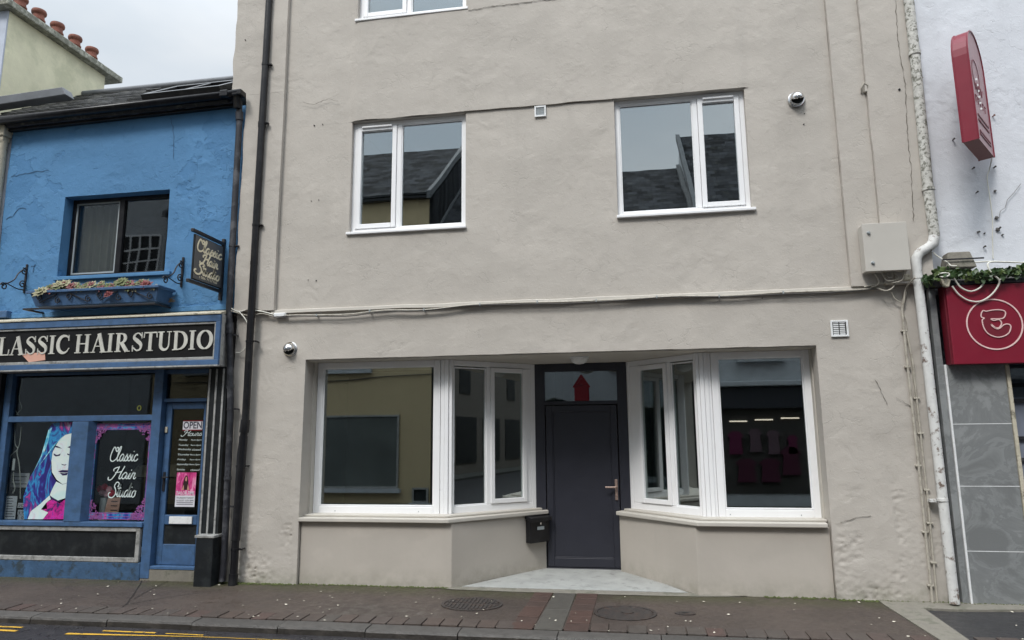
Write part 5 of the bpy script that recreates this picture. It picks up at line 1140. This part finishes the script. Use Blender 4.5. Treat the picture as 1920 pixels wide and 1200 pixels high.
for i in range(20): rosette((-6.75+1.38*(i+.5)/20+random.uniform(-.02, .02), -.25, 3.372+random.uniform(-.01, .035)), random.uniform(.05, .075), [random.choice(['suc_g', 'suc_c', 'suc_p', 'suc_g']) for _ in range(3)], 'small succulent tucked among the larger rosettes of the window box')
# dry sprig
m = MB(); x0, z0 = P(320, 560, -.06)
for i in range(12): m.tube([(x0, -.03, z0), (x0+random.uniform(-.06, .06), -.06, z0-random.uniform(.0, .04)), (x0+random.uniform(-.1, .1), -.07, z0-random.uniform(.0, .10)+.03)], .003, 5)
M['straw'] = flat('dry_straw', (.22, .16, .09)); tag(m.build('dry_plant', 'straw', None, loc=(x0, 0, z0)), 'dry withered plant sprig right of the window box', 'plant')
m = MB(); a = P(0, 597, -.05); b = P(18, 583, -.05); tag(m.box(-7.9, b[0], -.09, -.01, a[1], b[1]).build('small_lamp', 'bframe', None, bevel=.01, loc=(-7.6, 0, a[1])), 'small blue box fitting at the left end above the fascia', 'fitting')

# ================================================================== PALE BUILDING AND CHIMNEY
pb = thing('pale_building', 'pale neighbour with greenish chimney stack behind the blue shop', 'building', (-10, 0, 0))
MB().box(-14, -7.70, .02, 6, -.2, 5.5).build('wall', 'grey_wall', pb)
m = MB(); m.tube([(-7.755, -.05, 0), (-7.755, -.05, 5.42)], .06, 12); m.build('downpipe', 'ledge', pb, smooth=True)
m = MB(); m.box(-7.86, -7.68, -.12, .01, 5.44, 5.58); m.box(-7.84, -7.70, -.10, .01, 5.38, 5.44); m.build('corbel', 'ledge', pb, bevel=.015)
m = MB(); YR = .72; a = P(0, 187, YR); b = P(122, 166, YR); c = P(128, 180, YR); d = P(0, 203, YR)
m.plate([(a[0]-.6, a[1]-.0), b, c, (d[0]-.6, d[1]-.0)], YR-.05, YR+.12); m.build('lead_capping', 'slate_dull', pb, bevel=.01)
ch = MB().box(-9.95, -9.0, .96, 2.92, 5.5, 8.02).build('chimney', 'pale_wall', pb, bevel=.01)
MB().box(-10.0, -9.951, .93, 2.9, 5.5, 8.0).build('render_side', 'grey_wall', ch) 
MB().box(-9.95, -9.002, .935, .958, 5.5, 8.01).build('render_front', 'grey_wall', ch)
m = MB(); m.box(-10.1, -8.88, .80, 3.2, 8.02, 8.13); cap = m.build('cap', 'concrete_cap', ch, bevel=.015)
m = MB()
m.hexa([(-10.0, .88, 8.13), (-8.97, .88, 8.13), (-8.97, 3.1, 8.13), (-10.0, 3.1, 8.13)], [(-9.85, 1.0, 8.20), (-9.08, 1.0, 8.20), (-9.08, 2.95, 8.20), (-9.85, 2.95, 8.20)]); m.build('flaunching', 'concrete_cap', ch, bevel=.02)
for y in (1.27, 1.62, 1.99, 2.37, 2.75):
    MB().lathe([(.09, 0), (.085, .14), (.10, .15), (.10, .17), (.085, .18), (.082, .25), (.105, .27), (.11, .30), (.10, .33), (.075, .33), (.07, .2), (0, .2)], (-9.17, y, 8.14), 'Z', 20).build('chimney_pot', 'terra', ch, smooth=True)

# ================================================================== WHITE BUILDING (right)
wb = thing('white_building', 'white rendered building with red fascia and grey tiled pier', 'building', (4.5, 0, 0))
m = MB(); sheet(m, 2.93, 7.5, 3.0, 8.5, (), 0.01, .07, 1.0, .3); m.build('wall', 'white_wall', wb, smooth=True)
m = MB(); m.box(2.86, 7.5, .42, 6, -.2, 8.4); m.build('wall', 'grey_wall', wb)
MB().box(2.83, 2.905, .03, .4, -.1, 3.0).build('dark_joint', 'darkgap', wb)
MB().box(2.905, 2.965, -.03, .4, .0, 3.0).build('edge_trim', 'tile', wb, bevel=.006)
MB().box(2.966, 2.985, -.045, .4, .0, 2.26).build('edge_bead', 'white_pl', wb, bevel=.004)
for z0, z1 in ((.0, .557), (.561, 1.133), (1.137, 1.70), (1.704, 2.26)): MB().box(2.986, 3.49, -.03, .4, z0, z1).build('stone_tile', 'tile', wb, bevel=.002)
for z in (.559, 1.135, 1.702): MB().box(2.987, 3.491, -.0315, .0, z-.003, z+.003).build('grout_line', 'white_pl', wb)
MB().box(3.493, 3.525, -.045, .4, .0, 2.26).build('edge_bead', 'ledge', wb, bevel=.004)
MB().box(3.526, 7.5, .18, .4, .0, 3.0).build('shutter', 'shutter', wb)
for z in (1.35, 1.55, 1.9, 2.05): MB().box(3.526, 7.5, .15, .179, z, z+.035).build('shutter_rail', 'grey_pipe', wb, bevel=.004)
MB().box(3.56, 7.5, .13, .148, 1.95, 2.26).build('pane', 'glass_dark', wb)
MB().box(3.0, 7.5, -.12, .0, 2.255, 3.005).build('sign_back', 'red_dark', wb, bevel=.003)
t = thing('shop_sign', 'crimson fascia sign with a circled looping letter', 'sign', (3.8, -.15, 2.26))
MB().box(3.005, 7.5, -.160, -.121, 2.25, 3.0).build('panel', 'red', t, bevel=.006)
cx, czz = 3.385, 2.617; yl = -.1605
m = MB(); ribbon(m, [(cx+.235*math.cos(a), czz+.235*math.sin(a)) for a in [i*math.pi/32 for i in range(65)]], .012, lambda X, Z, d: (X, yl-d, Z), .004); m.build('circle_line', 'pinkline', t)
def L3(u, v): # zoom crop coordinates (1690,440)-(1920,700), 1062 px wide
    return P(1690+u/4.617, 440+v/4.615, -.165)
E_ = [(708, 655), (735, 662), (790, 652), (850, 650), (895, 662), (900, 695), (880, 722), (830, 728), (775, 728), (800, 742), (845, 735), (868, 765), (850, 800), (815, 805), (780, 775), (790, 795), (840, 815), (890, 778), (930, 775), (948, 800), (930, 850), (880, 880), (820, 885), (750, 855), (712, 800), (700, 740), (718, 722), (692, 712), (692, 680), (708, 655)]
pe = crm([L3(u, v) for u, v in E_], 4); m = MB(); ribbon(m, pe, .009, lambda X, Z, d: (X, yl-.001-d, Z), .005); m.build('letter_outline', 'pinkline', t)
m = MB(); up_ = [(708, 657), (790, 654), (850, 652), (893, 664), (898, 695), (878, 720), (775, 728), (720, 722), (694, 712), (694, 680)]; m.plate([L3(*q) for q in up_], yl-.0015, yl); m.build('letter_fill', 'red_dark', t)
m = MB(); lo_ = [(700, 740), (720, 724), (774, 730), (790, 795), (840, 815), (890, 778), (930, 775), (946, 800), (928, 850), (880, 878), (820, 883), (752, 853), (714, 800)]; m.plate([L3(*q) for q in lo_], yl-.0019, yl-.0002); m.build('letter_fill', 'red_dark', t)
# projecting arch sign
t = thing('projecting_sign', 'crimson arched box sign projecting from the white wall', 'sign', (3.33, -.35, 4.25))
A_, B_ = Vector((3.21, -.658, 0)), Vector((3.574, -.151, 0)); u_ = (B_-A_).normalized(); Ls = (B_-A_).length; v_ = Vector((-u_.y, u_.x, 0))*.125
prof = [(0, 4.249)]+[(Ls/2-Ls/2*math.cos(a), 5.09+.33*math.sin(a)) for a in [i*math.pi/14 for i in range(15)]]+[(Ls, 4.249)]
m = MB(); n = len(prof); va = [A_+u_*s_+Vector((0, 0, z)) for s_, z in prof]; vb = [p+v_ for p in va]
m.add(va+vb, [(i, (i+1) % n, n+(i+1) % n, n+i) for i in range(n)]); m.mi[n-1] = 1; M['underside'] = flat('sign_underside', (.20, .09, .085)); m.build('side_band', ['red', 'underside'], t)
nn = Vector((u_.y, -u_.x, 0))
m = MB(); m.add([p-nn*.002 for p in va], [tuple(range(n))]); m.build('face', 'pinkface', t); m = MB(); m.add([p+nn*.002 for p in vb], [tuple(range(n))]); m.build('face', 'pinkface', t)
for q in (0, 1):
    b0 = A_+v_*q; ps = [b0+u_*s_+Vector((0, 0, z)) for s_, z in prof]; m.tube(ps, .008, 6)
m.build('rim', 'red', t, smooth=True)
def fs(s0, s1, z0, z1): return lambda u, v, d: tuple(A_+u_*(s0+(s1-s0)*u)+Vector((0, 0, z0+(z1-z0)*v))+nn*(.001+d))
m = MB()
ribbon(m, [(.28*Ls+.05+.13*math.cos(a), 4.95+.15*math.sin(a)) for a in [i*math.pi/12 for i in range(25)]], .010, lambda X, Z, d: tuple(A_+u_*X+Vector((0, 0, Z))+nn*(d)))
for k in range(4): ribbon(m, [(.12+.08*k, 4.86), (.14+.08*k, 4.78), (.19+.08*k, 4.86)], .012, lambda X, Z, d: tuple(A_+u_*X+Vector((0, 0, Z))+nn*(d)))
m.build('emblem_line', 'red_dark', t)
for k in range(6): p = A_+u_*(.20+.012*k)+Vector((0, 0, 4.90-.055*k))+nn*.003; MB().lathe([(0, .003), (.012, .003), (.012, 0)], p, 'Y', 8).build('dot', 'white_pl', t)
text('sign_words', 'ESTHER', 'red_dark', t, 0, 1, 0, 1, 0, tf=fs(.06, Ls-.06, 4.60, 4.69)) if 0 else None
m = MB()
for z in (4.64, ): 
    for k in range(5): ribbon(m, [(.09+.09*k, z), (.09+.09*k, z+.07), (.14+.09*k, z+.07)], .011, lambda X, Z, d: tuple(A_+u_*X+Vector((0, 0, Z))+nn*(d)))
for z in (4.52, 4.47, 4.36, 4.33): ribbon(m, [(.10, z), (Ls-.1, z)], .018, lambda X, Z, d: tuple(A_+u_*X+Vector((0, 0, Z))+nn*(d)))
m.build('printed_line', 'red_dark', t)
m = MB(); m.tube([(3.50, -.12, 4.45), (3.50, .02, 4.45)], .012, 8); m.tube([(3.50, -.13, 5.0), (3.50, .02, 5.0)], .012, 8); m.build('fixing_arm', 'iron', t)
cable([q3(1860, 296, -.1), q3(1855, 318, -.01), q3(1851, 334, -.01), q3(1856, 370, -.01), q3(1861, 412, -.012), q3(1861, 450, -.012), q3(1862, 485, -.012)], .005, 'cable_white', 'thin cable dropping down the white wall from the arched sign')
for i, (px, py, lab) in enumerate(((1727, 148, 'rusty fixing stub beside the peeling white drainpipe'), (1862, 218, 'broken fixing stub behind the arched sign'), (1787, 262, 'small dark bolt left below the arched sign'), (1824, 316, 'bolt low under the left corner of the arched sign'), (1864, 314, 'dark stained bolt right of the thin cable top'), (1831, 361, 'upper dark bolt left of the thin cable'), (1873, 428, 'rusty broken bolt right of the thin cable'), (1834, 436, 'lower dark bolt left of the thin cable'), (1845, 463, 'lowest small bolt above the ivy'))):
    x, z = P(px, py, 0); m = MB(); m.tube([(x, .02, z), (x, -.028, z)], .006, 8); m.tube([(x, -.022, z), (x, -.029, z)], .010, 6); tag(m.build('wall_bolt', 'terra' if i in (0, 1) else 'cable_dark', None, loc=(x, 0, z)), lab, 'bolt', 'bolts left in the white wall')
# old stains on the white wall handled by paint chips
M['chip'] = flat('bare_render_chip', (.17, .16, .15))
for px, py, s_ in ((1868, 408, .030), (1871, 430, .036), (1866, 358, .02), (1834, 435, .016), (1846, 437, .014), (1880, 440, .016)):
    x, z = P(px, py, 0); m = MB()
    for k in range(5):
        a = [(x+random.uniform(-1, 1)*s_*.4+s_*.35*random.uniform(.3, 1)*math.cos(q), z+random.uniform(-.5, .5)*s_*.3+s_*.5*random.uniform(.2, 1)*math.sin(q)) for q in [j*math.pi/4 for j in range(8)]]
        m.plate(a, -.012-rough_disp(x, z)-.0005*k, .01)
    m.build('paint_chip', 'chip', wb)
m = MB(); pts = [P(1913, 345), P(1900, 362), P(1888, 375), P(1884, 390), P(1875, 396), P(1872, 410)]; ribbon(m, pts, .004, lambda X, Z, d: (X, -.008-rough_disp(X, Z)-d, Z), .003); m.build('crack', 'chip', wb)
# block above fascia, ivy, cables
t = thing('concrete_block', 'old concrete block stuck on the ledge above the ivy', 'block', (3.17, -.1, 3.2))
MB().hexa([(3.03, -.17, 3.17), (3.30, -.17, 3.17), (3.30, 0, 3.17), (3.03, 0, 3.17)], [(3.075, -.13, 3.335), (3.27, -.13, 3.335), (3.27, 0, 3.335), (3.075, 0, 3.335)]).build('block', 'cement', t, bevel=.012)
MB().box(3.0, 3.36, -.18, -.171, 3.245, 3.258).build('strap', 'iron', t)
MB().box(2.90, 7.5, -.16, .008, 3.006, 3.05).build('ledge', 'grey_pipe', wb, bevel=.006)
MB().box(2.90, 7.5, -.12, .008, 3.051, 3.10).build('ledge', 'trim_grey', wb, bevel=.01)
t = thing('ivy_garland', 'artificial ivy garland draped along the ledge above the red fascia', 'garland', (3.3, -.17, 3.08))
def ivy(m, cnt, seed):
    random.seed(seed)
    for i in range(cnt):
        x = 2.80+random.random()**1.0*2.4; base = 3.075+.018*math.sin(x*9)+(-.03 if x < 2.9 else .015)
        c = Vector((x, -.17-random.random()*.07, base+random.gauss(0, .021))); s = random.uniform(.014, .034)
        a = Vector((random.gauss(0, 1), random.gauss(0, .6), random.gauss(0, 1))).normalized(); b = a.cross(Vector((random.random(), 1, random.random()))).normalized(); k = len(m.v); nrm = a.cross(b)
        m.v += [c-a*s, c+b*s*.7-a*.2*s, c+b*s*.55+a*.5*s, c+a*s*1.1+nrm*s*.3, c-b*s*.55+a*.5*s, c-b*s*.7-a*.2*s]; m.f.append(tuple(range(k, k+6))); m.mi.append(0)
    m.recalc = False
m = MB(); ivy(m, 1300, 3); m.build('leaf_mass', 'green_leaf', t)['kind'] = 'stuff'
m = MB(); ivy(m, 450, 4); m.build('leaf_mass', 'green_leaf2', t)['kind'] = 'stuff'
random.seed(11)
m = MB(); m.tube([(2.80+.1*i, -.19, 3.07+.02*math.sin(i*1.3)) for i in range(25)], .006, 6); m.build('stem', 'fl_leaf', t)
x, z = P(1773, 530, -.2); t = thing('torn_wrap', 'crumpled pale wrapping hanging off the fascia corner', 'wrapping', (x, -.2, z))
m = MB(); m.hexa([(x-.025, -.22, z-.04), (x+.02, -.22, z-.05), (x+.02, -.17, z-.045), (x-.02, -.17, z-.04)], [(x-.055, -.23, z+.045), (x+.055, -.22, z+.05), (x+.05, -.16, z+.05), (x-.05, -.16, z+.045)]); m.build('wrap', 'ledge', t, bevel=.012)
GR = 'white cables looping over the red fascia'
def c3(u, v, Y): return q3(1690+u/4.617, 440+v/4.615, Y)
cable([c3(320, 350, -.23), c3(345, 335, -.23), c3(400, 332, -.24), c3(415, 348, -.24), c3(380, 365, -.24), c3(330, 362, -.23), c3(320, 350, -.23)], .007, 'cable_white', 'small oval loop of white cable at the ivy left end', group=GR)
cable([c3(400, 330, -.23), c3(435, 345, -.22), c3(470, 400, -.2), c3(520, 460, -.19), c3(600, 490, -.19), c3(680, 460, -.19), c3(720, 400, -.2), c3(740, 340, -.22)], .008, 'cable_white', 'broad white cable loop hanging in front of the fascia top', group=GR)
cable([c3(440, 445, -.19), c3(500, 520, -.18), c3(590, 572, -.18), c3(690, 575, -.18), c3(780, 520, -.19), c3(840, 440, -.2), c3(845, 390, -.22), c3(790, 340, -.23), c3(755, 290, -.23), c3(752, 250, -.22), c3(800, 235, -.2), c3(990, 240, -.15)], .008, 'cable_white', 'long white cable sagging nearly to the circled letter', group=GR)
cable([c3(845, 388, -.22), c3(890, 380, -.22), c3(925, 340, -.22)], .006, 'cable_white', 'short white cable hook right of the long loop', group=GR)
cable([c3(270, 150, -.12), c3(320, 190, -.12), c3(400, 240, -.15), c3(430, 268, -.18), c3(480, 270, -.2)], .006, 'cable_white', 'white cable slanting from the drainpipe elbow to the ivy', group=GR)
cable([c3(620, 240, -.12), c3(760, 232, -.13), c3(900, 235, -.13), c3(1100, 245, -.13)], .007, 'cable_white', 'white cable lying along the ledge behind the ivy', group=GR)
cable([c3(300, 395, -.2), c3(250, 430, -.18), c3(228, 500, -.15), c3(232, 560, -.14)], .007, 'cable_dark', 'dark cable dropping beside the fascia left edge', group=GR)
cable([c3(120, 370, -.19), c3(40, 460, -.06), c3(25, 560, -.05), c3(20, 600, -.04)], .008, 'cable', 'cream cable curving from the ivy to the conduits', group=GR)

# ================================================================== pavement things
def ell(cx, cy, rx, ry, n=36): return [(cx+rx*math.cos(2*math.pi*i/n), cy+ry*math.sin(2*math.pi*i/n)) for i in range(n)]
def manhole(cx, cy_, rx, ry, label, grid):
    t = thing('manhole_cover', label, 'manhole cover', (cx, cy_, pz(cx, cy_)), 'round iron covers in the pavement'); z = pz(cx, cy_)
    m = MB(); m.add([(x, y, pz(x, y)+.009) for x, y in ell(cx, cy_, rx, ry)]+[(x, y, pz(x, y)-.03) for x, y in ell(cx, cy_, rx, ry)]+[(x, y, pz(x, y)+.009) for x, y in ell(cx, cy_, rx*.9, ry*.9)]+[(x, y, pz(x, y)+.001) for x, y in ell(cx, cy_, rx*.89, ry*.89)],
        [(i, (i+1) % 36, 72+(i+1) % 36, 72+i) for i in range(36)]+[(i, 36+i, 36+(i+1) % 36, (i+1) % 36) for i in range(36)]+[(72+i, 72+(i+1) % 36, 108+(i+1) % 36, 108+i) for i in range(36)]); m.build('ring', 'iron_cover', t)
    m = MB(); m.add([(x, y, pz(x, y)+.006) for x, y in ell(cx, cy_, rx*.87, ry*.87)]+[(x, y, pz(x, y)-.03) for x, y in ell(cx, cy_, rx*.87, ry*.87)], [tuple(range(36))]+[(i, 36+i, 36+(i+1) % 36, (i+1) % 36) for i in range(36)]); m.build('lid', 'iron_cover', t)
    m = MB()
    if grid:
        for i in range(-6, 7):
            x = cx+i*rx*.13; h = ry*.82*math.sqrt(max(0, 1-(i*.13/.87)**2)); 
            for s_ in (-1, 1): y0, y1 = cy_+s_*.02, cy_+s_*h; m.hexa([(x-.009, min(y0, y1), pz(x, y0)), (x+.009, min(y0, y1), pz(x, y0)), (x+.009, max(y0, y1), pz(x, y1)), (x-.009, max(y0, y1), pz(x, y1))], [(x-.009, min(y0, y1), pz(x, min(y0, y1))+.012), (x+.009, min(y0, y1), pz(x, min(y0, y1))+.012), (x+.009, max(y0, y1), pz(x, max(y0, y1))+.012), (x-.009, max(y0, y1), pz(x, max(y0, y1))+.012)])
    else: m.add([(x, y, pz(x, y)+.011) for x, y in ell(cx+.02, cy_+.02, rx*.2, ry*.2)]+[(x, y, pz(x, y)) for x, y in ell(cx+.02, cy_+.02, rx*.2, ry*.2)], [tuple(range(36))]+[(i, 36+i, 36+(i+1) % 36, (i+1) % 36) for i in range(36)])
    m.build('tread', 'iron_cover', t)
manhole(-1.51, -.55, .29, .23, 'ribbed round iron cover left of the red brick strip', True)
manhole(-.10, -.68, .275, .23, 'plain round iron cover right of the red brick strip', False)
t = thing('stopcock_cover', 'small oval iron cover right of the plain round cover', 'cover', (.42, -.62, .08)); m = MB()
m.add([(x, y, pz(x, y)+.008) for x, y in ell(.42, -.63, .09, .055, 24)]+[(x, y, pz(x, y)-.02) for x, y in ell(.42, -.63, .09, .055, 24)], [tuple(range(24))]+[(i, 24+i, 24+(i+1) % 24, (i+1) % 24) for i in range(24)]); m.build('lid', 'iron_cover', t)
m = MB(); m.add([(x, y, pz(x, y)+.010) for x, y in ell(.42, -.63, .03, .015, 24)], [tuple(range(24))]); m.build('slot', 'darkgap', t)
# old trench seams in the asphalt
m = MB()
for pts in ([(-5.33, -.02), (-4.9, -.75), (-4.75, -1.05)], [(-5.02, -.02), (-4.95, -.4), (-4.86, -.75)], [(-5.6, -.1), (-5.35, -.06)], [(-4.2, -.3), (-4.55, -.62), (-4.8, -.95)]):
    q = crm(pts, 6); ribbon(m, [(a+random.uniform(-.006, .006), b) for a, b in q], .006, lambda X, Y, d: (X, Y, pz(X, Y)+.0055+d*.1), .002)
tag(m.build('pavement_seam', 'darkgap'), 'dark tarred seams in the left of the pavement', kind='structure')
# litter petals
M['petal'] = flat('pale_petal', (.62, .58, .48)); pr = None; random.seed(5)
pts_ = []
for i in range(95):
    x = random.uniform(-5.6, 2.2) if i < 85 else random.uniform(2.6, 3.4); y = -.08-1.15*random.random(); pts_.append((x, y))
for i, (x, y) in enumerate(pts_):
    if pr is None:
        m = MB(); m.v += [Vector((.011*math.cos(a)*(1+.25*math.sin(3*a)), .009*math.sin(a), .0012*math.cos(2*a))) for a in [j*math.pi/4 for j in range(8)]]+[Vector((0, 0, .003))]
        m.f += [(j, (j+1) % 8, 8) for j in range(8)]; m.mi += [0]*8; o = m.build('petal', 'petal', None); pr = o
        tag(o, 'tiny pale fallen petal lying on the pavement', 'petal', 'fallen petals scattered over the pavement')
    else: o = pr.copy(); C.objects.link(o)
    o.location = (x, y, pz(x, y)+.009); o.rotation_euler = (random.uniform(-.2, .2), random.uniform(-.2, .2), random.random()*6.28); k = random.choice((.6, .7, .8, 1, 1.3)); o.scale = (k, k, k)
# moss tufts at the wall foot
m = MB(); random.seed(9)
for i in range(800):
    x = random.choice((random.uniform(-4.45, -3.6), random.uniform(-3.6, -1.9), random.uniform(1.2, 2.85), random.uniform(2.7, 3.5), random.uniform(-4.45, -4.0)))
    y = -.01-abs(random.gauss(0, .02)); y = y+.04 if -3.5 < x < -1.9 or .6 < x < 1.84 else y; c = Vector((x, y, pz(x, y)+.002)); s = random.uniform(.006, .02); k = len(m.v)
    for a in range(5): an = a*1.257; m.v.append(c+Vector((math.cos(an)*s, math.sin(an)*s, 0)))
    m.v.append(c+Vector((0, 0, s*.7)))
    for a in range(5): m.f.append((k+a, k+(a+1) % 5, k+5)); m.mi.append(0)
M['moss_g'] = cm('green_moss', (.06, .075, .02), .95, var=.5, vscale=30)
tag(m.build('moss', 'moss_g'), 'green moss and weeds along the foot of the walls', 'moss', kind='stuff')

# ================================================================== houses across the street (seen mirrored in the glass)
YF = -8.5
def far_house(name, label, x0, x1, eave, ridge, depth, wallm, wins=(), door=None):
    t = thing(name, label, 'house', ((x0+x1)/2, YF, 0), 'houses across the street')
    m = MB(); m.plate([(x0, 0), (x1, 0), (x1, eave), (x0, eave)], YF-.2, YF); m.box(x0, x1, YF-8, YF-7.8, 0, eave)
    for x in (x0+.001, x1-.201): m.add([(x, YF-.2, 0), (x, YF-depth*2, 0), (x, YF-depth*2, eave), (x, YF-depth, ridge-.1), (x, YF-.2, eave+.1), (x+.2, YF-.2, 0), (x+.2, YF-depth*2, 0), (x+.2, YF-depth*2, eave), (x+.2, YF-depth, ridge-.1), (x+.2, YF-.2, eave+.1)], [(0, 1, 2, 3, 4), (9, 8, 7, 6, 5), (2, 7, 8, 3), (3, 8, 9, 4), (4, 9, 5, 0)])
    m.build('wall', wallm, t)
    an = math.atan2(ridge-eave, depth); Ln = math.hypot(ridge-eave, depth)+.2
    o = MB().box(x0-.08, x1+.08, 0, Ln, -.08, 0).build('roof', 'slate_far', t)
    og = ORG[t.name]
    for v in o.data.vertices: v.co += og
    for v in o.data.vertices: v.co.y = v.co.y; 
    o.location = Vector((0, YF+.18, eave-.10))-og; o.rotation_euler = (an, 0, math.pi); o.location.x = -og.x
    for v in o.data.vertices: v.co.x = -v.co.x
    o.data.flip_normals()
    MB().box(x0-.08, x1+.08, YF+.02, YF+.16, eave-.2, eave-.02).build('gutter', 'black', t, bevel=.02)
    m = MB()
    for x in (x0-.1, x1+.0): m.hexa([(x, YF+.2, eave-.22), (x+.1, YF+.2, eave-.22), (x+.1, YF-depth, ridge-.06), (x, YF-depth, ridge-.06)], [(x, YF+.2, eave-.02), (x+.1, YF+.2, eave-.02), (x+.1, YF-depth, ridge+.14), (x, YF-depth, ridge+.14)])
    m.build('bargeboard', 'lead_dark', t)
    for (a, b, c, d, mt) in wins:
        f = MB().box(a, b, YF+.005, YF+.03, c, d).build('window', mt, t)
        MB().box(a-.06, b+.06, YF+.005, YF+.12, c-.10, c-.005).build('sill', 'white_house', f)
        m = MB(); rect_frame(m, Line((b, YF+.03), (a, YF+.03)), 0, b-a, c, d, .045, .0, .03); m.build('frame', 'trim_grey', f)
    return t
yh = far_house('ochre_house', 'ochre house with slate roof mirrored in the left windows', -11.9, -4.72, 7.62, 10.3, 3.6, 'yellow_wall', [(-7.6, -5.5, .43, 2.17, 'far_pane'), (-7.5, -6.28, 3.30, 4.7, 'darkpanel'), (-10.9, -9.5, 3.3, 4.7, 'darkpanel'), (-5.15, -4.75, .1, .45, 'darkpanel')])
cable([(-11.8, YF+.03, 3.02), (-7.4, YF+.03, 3.02), (-6, YF+.03, 3.10), (-4.7, YF+.03, 3.14)], .012, 'cable_dark', 'dark cable along the ochre house wall')
m = MB(); gp = [(YF-.05, 0), (YF-7.3, 0), (YF-7.3, 7.5), (YF-3.6, 10.1), (YF-.05, 7.5)]; m.add([(-4.717, y, z) for y, z in gp]+[(-4.62, y, z) for y, z in gp], [(0, 1, 2, 3, 4), (9, 8, 7, 6, 5)]+[(i, (i+1) % 5, 5+(i+1) % 5, 5+i) for i in range(5)]); m.build('side_wall', 'slate_far', yh)
lh = far_house('low_house', 'lower slate roofed house mirrored between its taller neighbours', -4.6, 1.6, 6.35, 9.15, 3.6, 'white_house', [(-3.6, -2.4, 3.6, 5.0, 'darkpanel'), (-.6, .6, 3.6, 5.0, 'darkpanel'), (-4.0, -1.0, .5, 2.4, 'darkpanel')])
wh = far_house('white_shop_house', 'white shop house mirrored in the right hand windows', 1.72, 11, 6.75, 10.1, 3.6, 'white_house', [(2.5, 3.4, 3.34, 4.8, 'darkpanel'), (5.5, 6.6, 3.34, 4.8, 'darkpanel')])
MB().box(1.75, 9, YF+.01, YF+.25, 2.68, 2.80).build('cornice', 'white_house', wh, bevel=.02)
MB().box(1.75, 9, YF+.01, YF+.15, 2.2, 2.67).build('fascia', 'navy', wh)
MB().box(1.9, 8.8, YF+.001, YF+.02, .35, 2.19).build('shop_window', 'room_dark', wh)
M['tube'] = bpy.data.materials.new('shop_lamp'); M['tube'].use_nodes = True; _b = M['tube'].node_tree.nodes['Principled BSDF']; _b.inputs['Emission Color'].default_value = (1, .82, .6, 1); _b.inputs['Emission Strength'].default_value = 1.0
for i, x in enumerate((2.2, 2.75, 3.3)):
    tag(MB().box(x, x+.38, YF+.03, YF+.06, 1.90+.03*i, 1.93+.03*i).build('strip_light', 'tube', None, loc=(x, YF, 1.9)), ('left', 'middle', 'right')[i]+' lit strip light of the shop mirrored in the right pane', 'light', 'shop strip lights across the street')
M['cloth1'] = flat('magenta_cloth', (.09, .006, .04)); M['cloth2'] = flat('pale_pink_cloth', (.09, .055, .07)); M['cloth3'] = flat('plum_cloth', (.05, .005, .022))
random.seed(21)
for i, (x, z, wd, h, mt) in enumerate(((2.15, 1.2, .3, .5, 'cloth1'), (2.6, 1.25, .25, .5, 'cloth2'), (2.98, 1.2, .25, .52, 'cloth2'), (3.25, .75, .38, .6, 'cloth3'), (2.3, .6, .4, .5, 'cloth3'), (2.8, .6, .4, .5, 'cloth3'), (3.4, 1.2, .2, .4, 'cloth1'))):
    y = YF+.05; m = MB(); m.plate([(x, z), (x+wd, z), (x+wd*.9, z+h*.7), (x+wd*1.1, z+h*.8), (x+wd*.75, z+h), (x+wd*.25, z+h), (x-wd*.1, z+h*.8), (x+wd*.1, z+h*.7)], y, y+.04)
    tag(m.build('garment', mt, None, loc=(x, y, z)), ['magenta top at the left of the mirrored shop display', 'pale pink top second from the left in the mirrored display', 'pale pink top third from the left in the mirrored display', 'plum dress at the right of the mirrored display', 'plum skirt low at the left of the mirrored display', 'plum skirt low in the middle of the mirrored display', 'small magenta top high at the right of the mirrored display'][i], 'garment', 'garments in the shop across the street')
gh = far_house('georgian_house', 'pale house with small paned windows mirrored in the blue shop window', -26, -11.98, 9.0, 12, 4, 'white_house', [])
for (a, b, c, d) in ((-13.25, -12.1, 5.95, 6.95), (-16.9, -15.7, 5.95, 6.95)):
    f = MB().box(a, b, YF+.005, YF+.03, c, d).build('window', 'darkpanel', gh); m = MB()
    for i in range(5): x = a+(b-a)*i/4; m.box(x-.02, x+.02, YF+.031, YF+.05, c, d)
    for i in range(4): z = c+(d-c)*i/3; m.box(a, b, YF+.051, YF+.06, z-.02, z+.02)
    m.build('glazing_bar', 'upvc', f)

eb = thing('brick_terrace', 'long dark terrace continuing beyond the white shop house across the street', 'house', (24, YF, 0))
MB().box(11.1, 60, YF-8, YF, 0, 8.5).build('wall', 'far_dull', eb)
m = MB(); m.add([(11.1, YF+.2, 8.5), (60, YF+.2, 8.5), (60, YF-4, 11.5), (11.1, YF-4, 11.5), (60, YF-8.2, 8.5), (11.1, YF-8.2, 8.5)], [(0, 1, 2, 3), (3, 2, 4, 5), (0, 3, 5), (1, 4, 2), (0, 5, 4, 1)]); m.build('roof', 'slate_far', eb)
for i in range(8): MB().box(12.5+3*i, 13.7+3*i, YF+.001, YF+.03, 3.5, 5.0).build('window', 'darkpanel', eb); MB().box(12.2+3*i, 14.4+3*i, YF+.001, YF+.03, .5, 2.5).build('shop_window', 'darkpanel', eb)
eb = thing('stone_terrace', 'long grey terrace continuing beyond the white building on this side', 'house', (24, 0, 0))
MB().box(7.6, 60, 0, 8, -.2, 8.5).build('wall', 'far_dull', eb)
for i in range(8): MB().box(8.5+3*i, 9.7+3*i, -.03, -.001, 3.5, 5.0).build('window', 'darkpanel', eb); MB().box(8.2+3*i, 10.4+3*i, -.03, -.001, .5, 2.5).build('shop_window', 'darkpanel', eb)
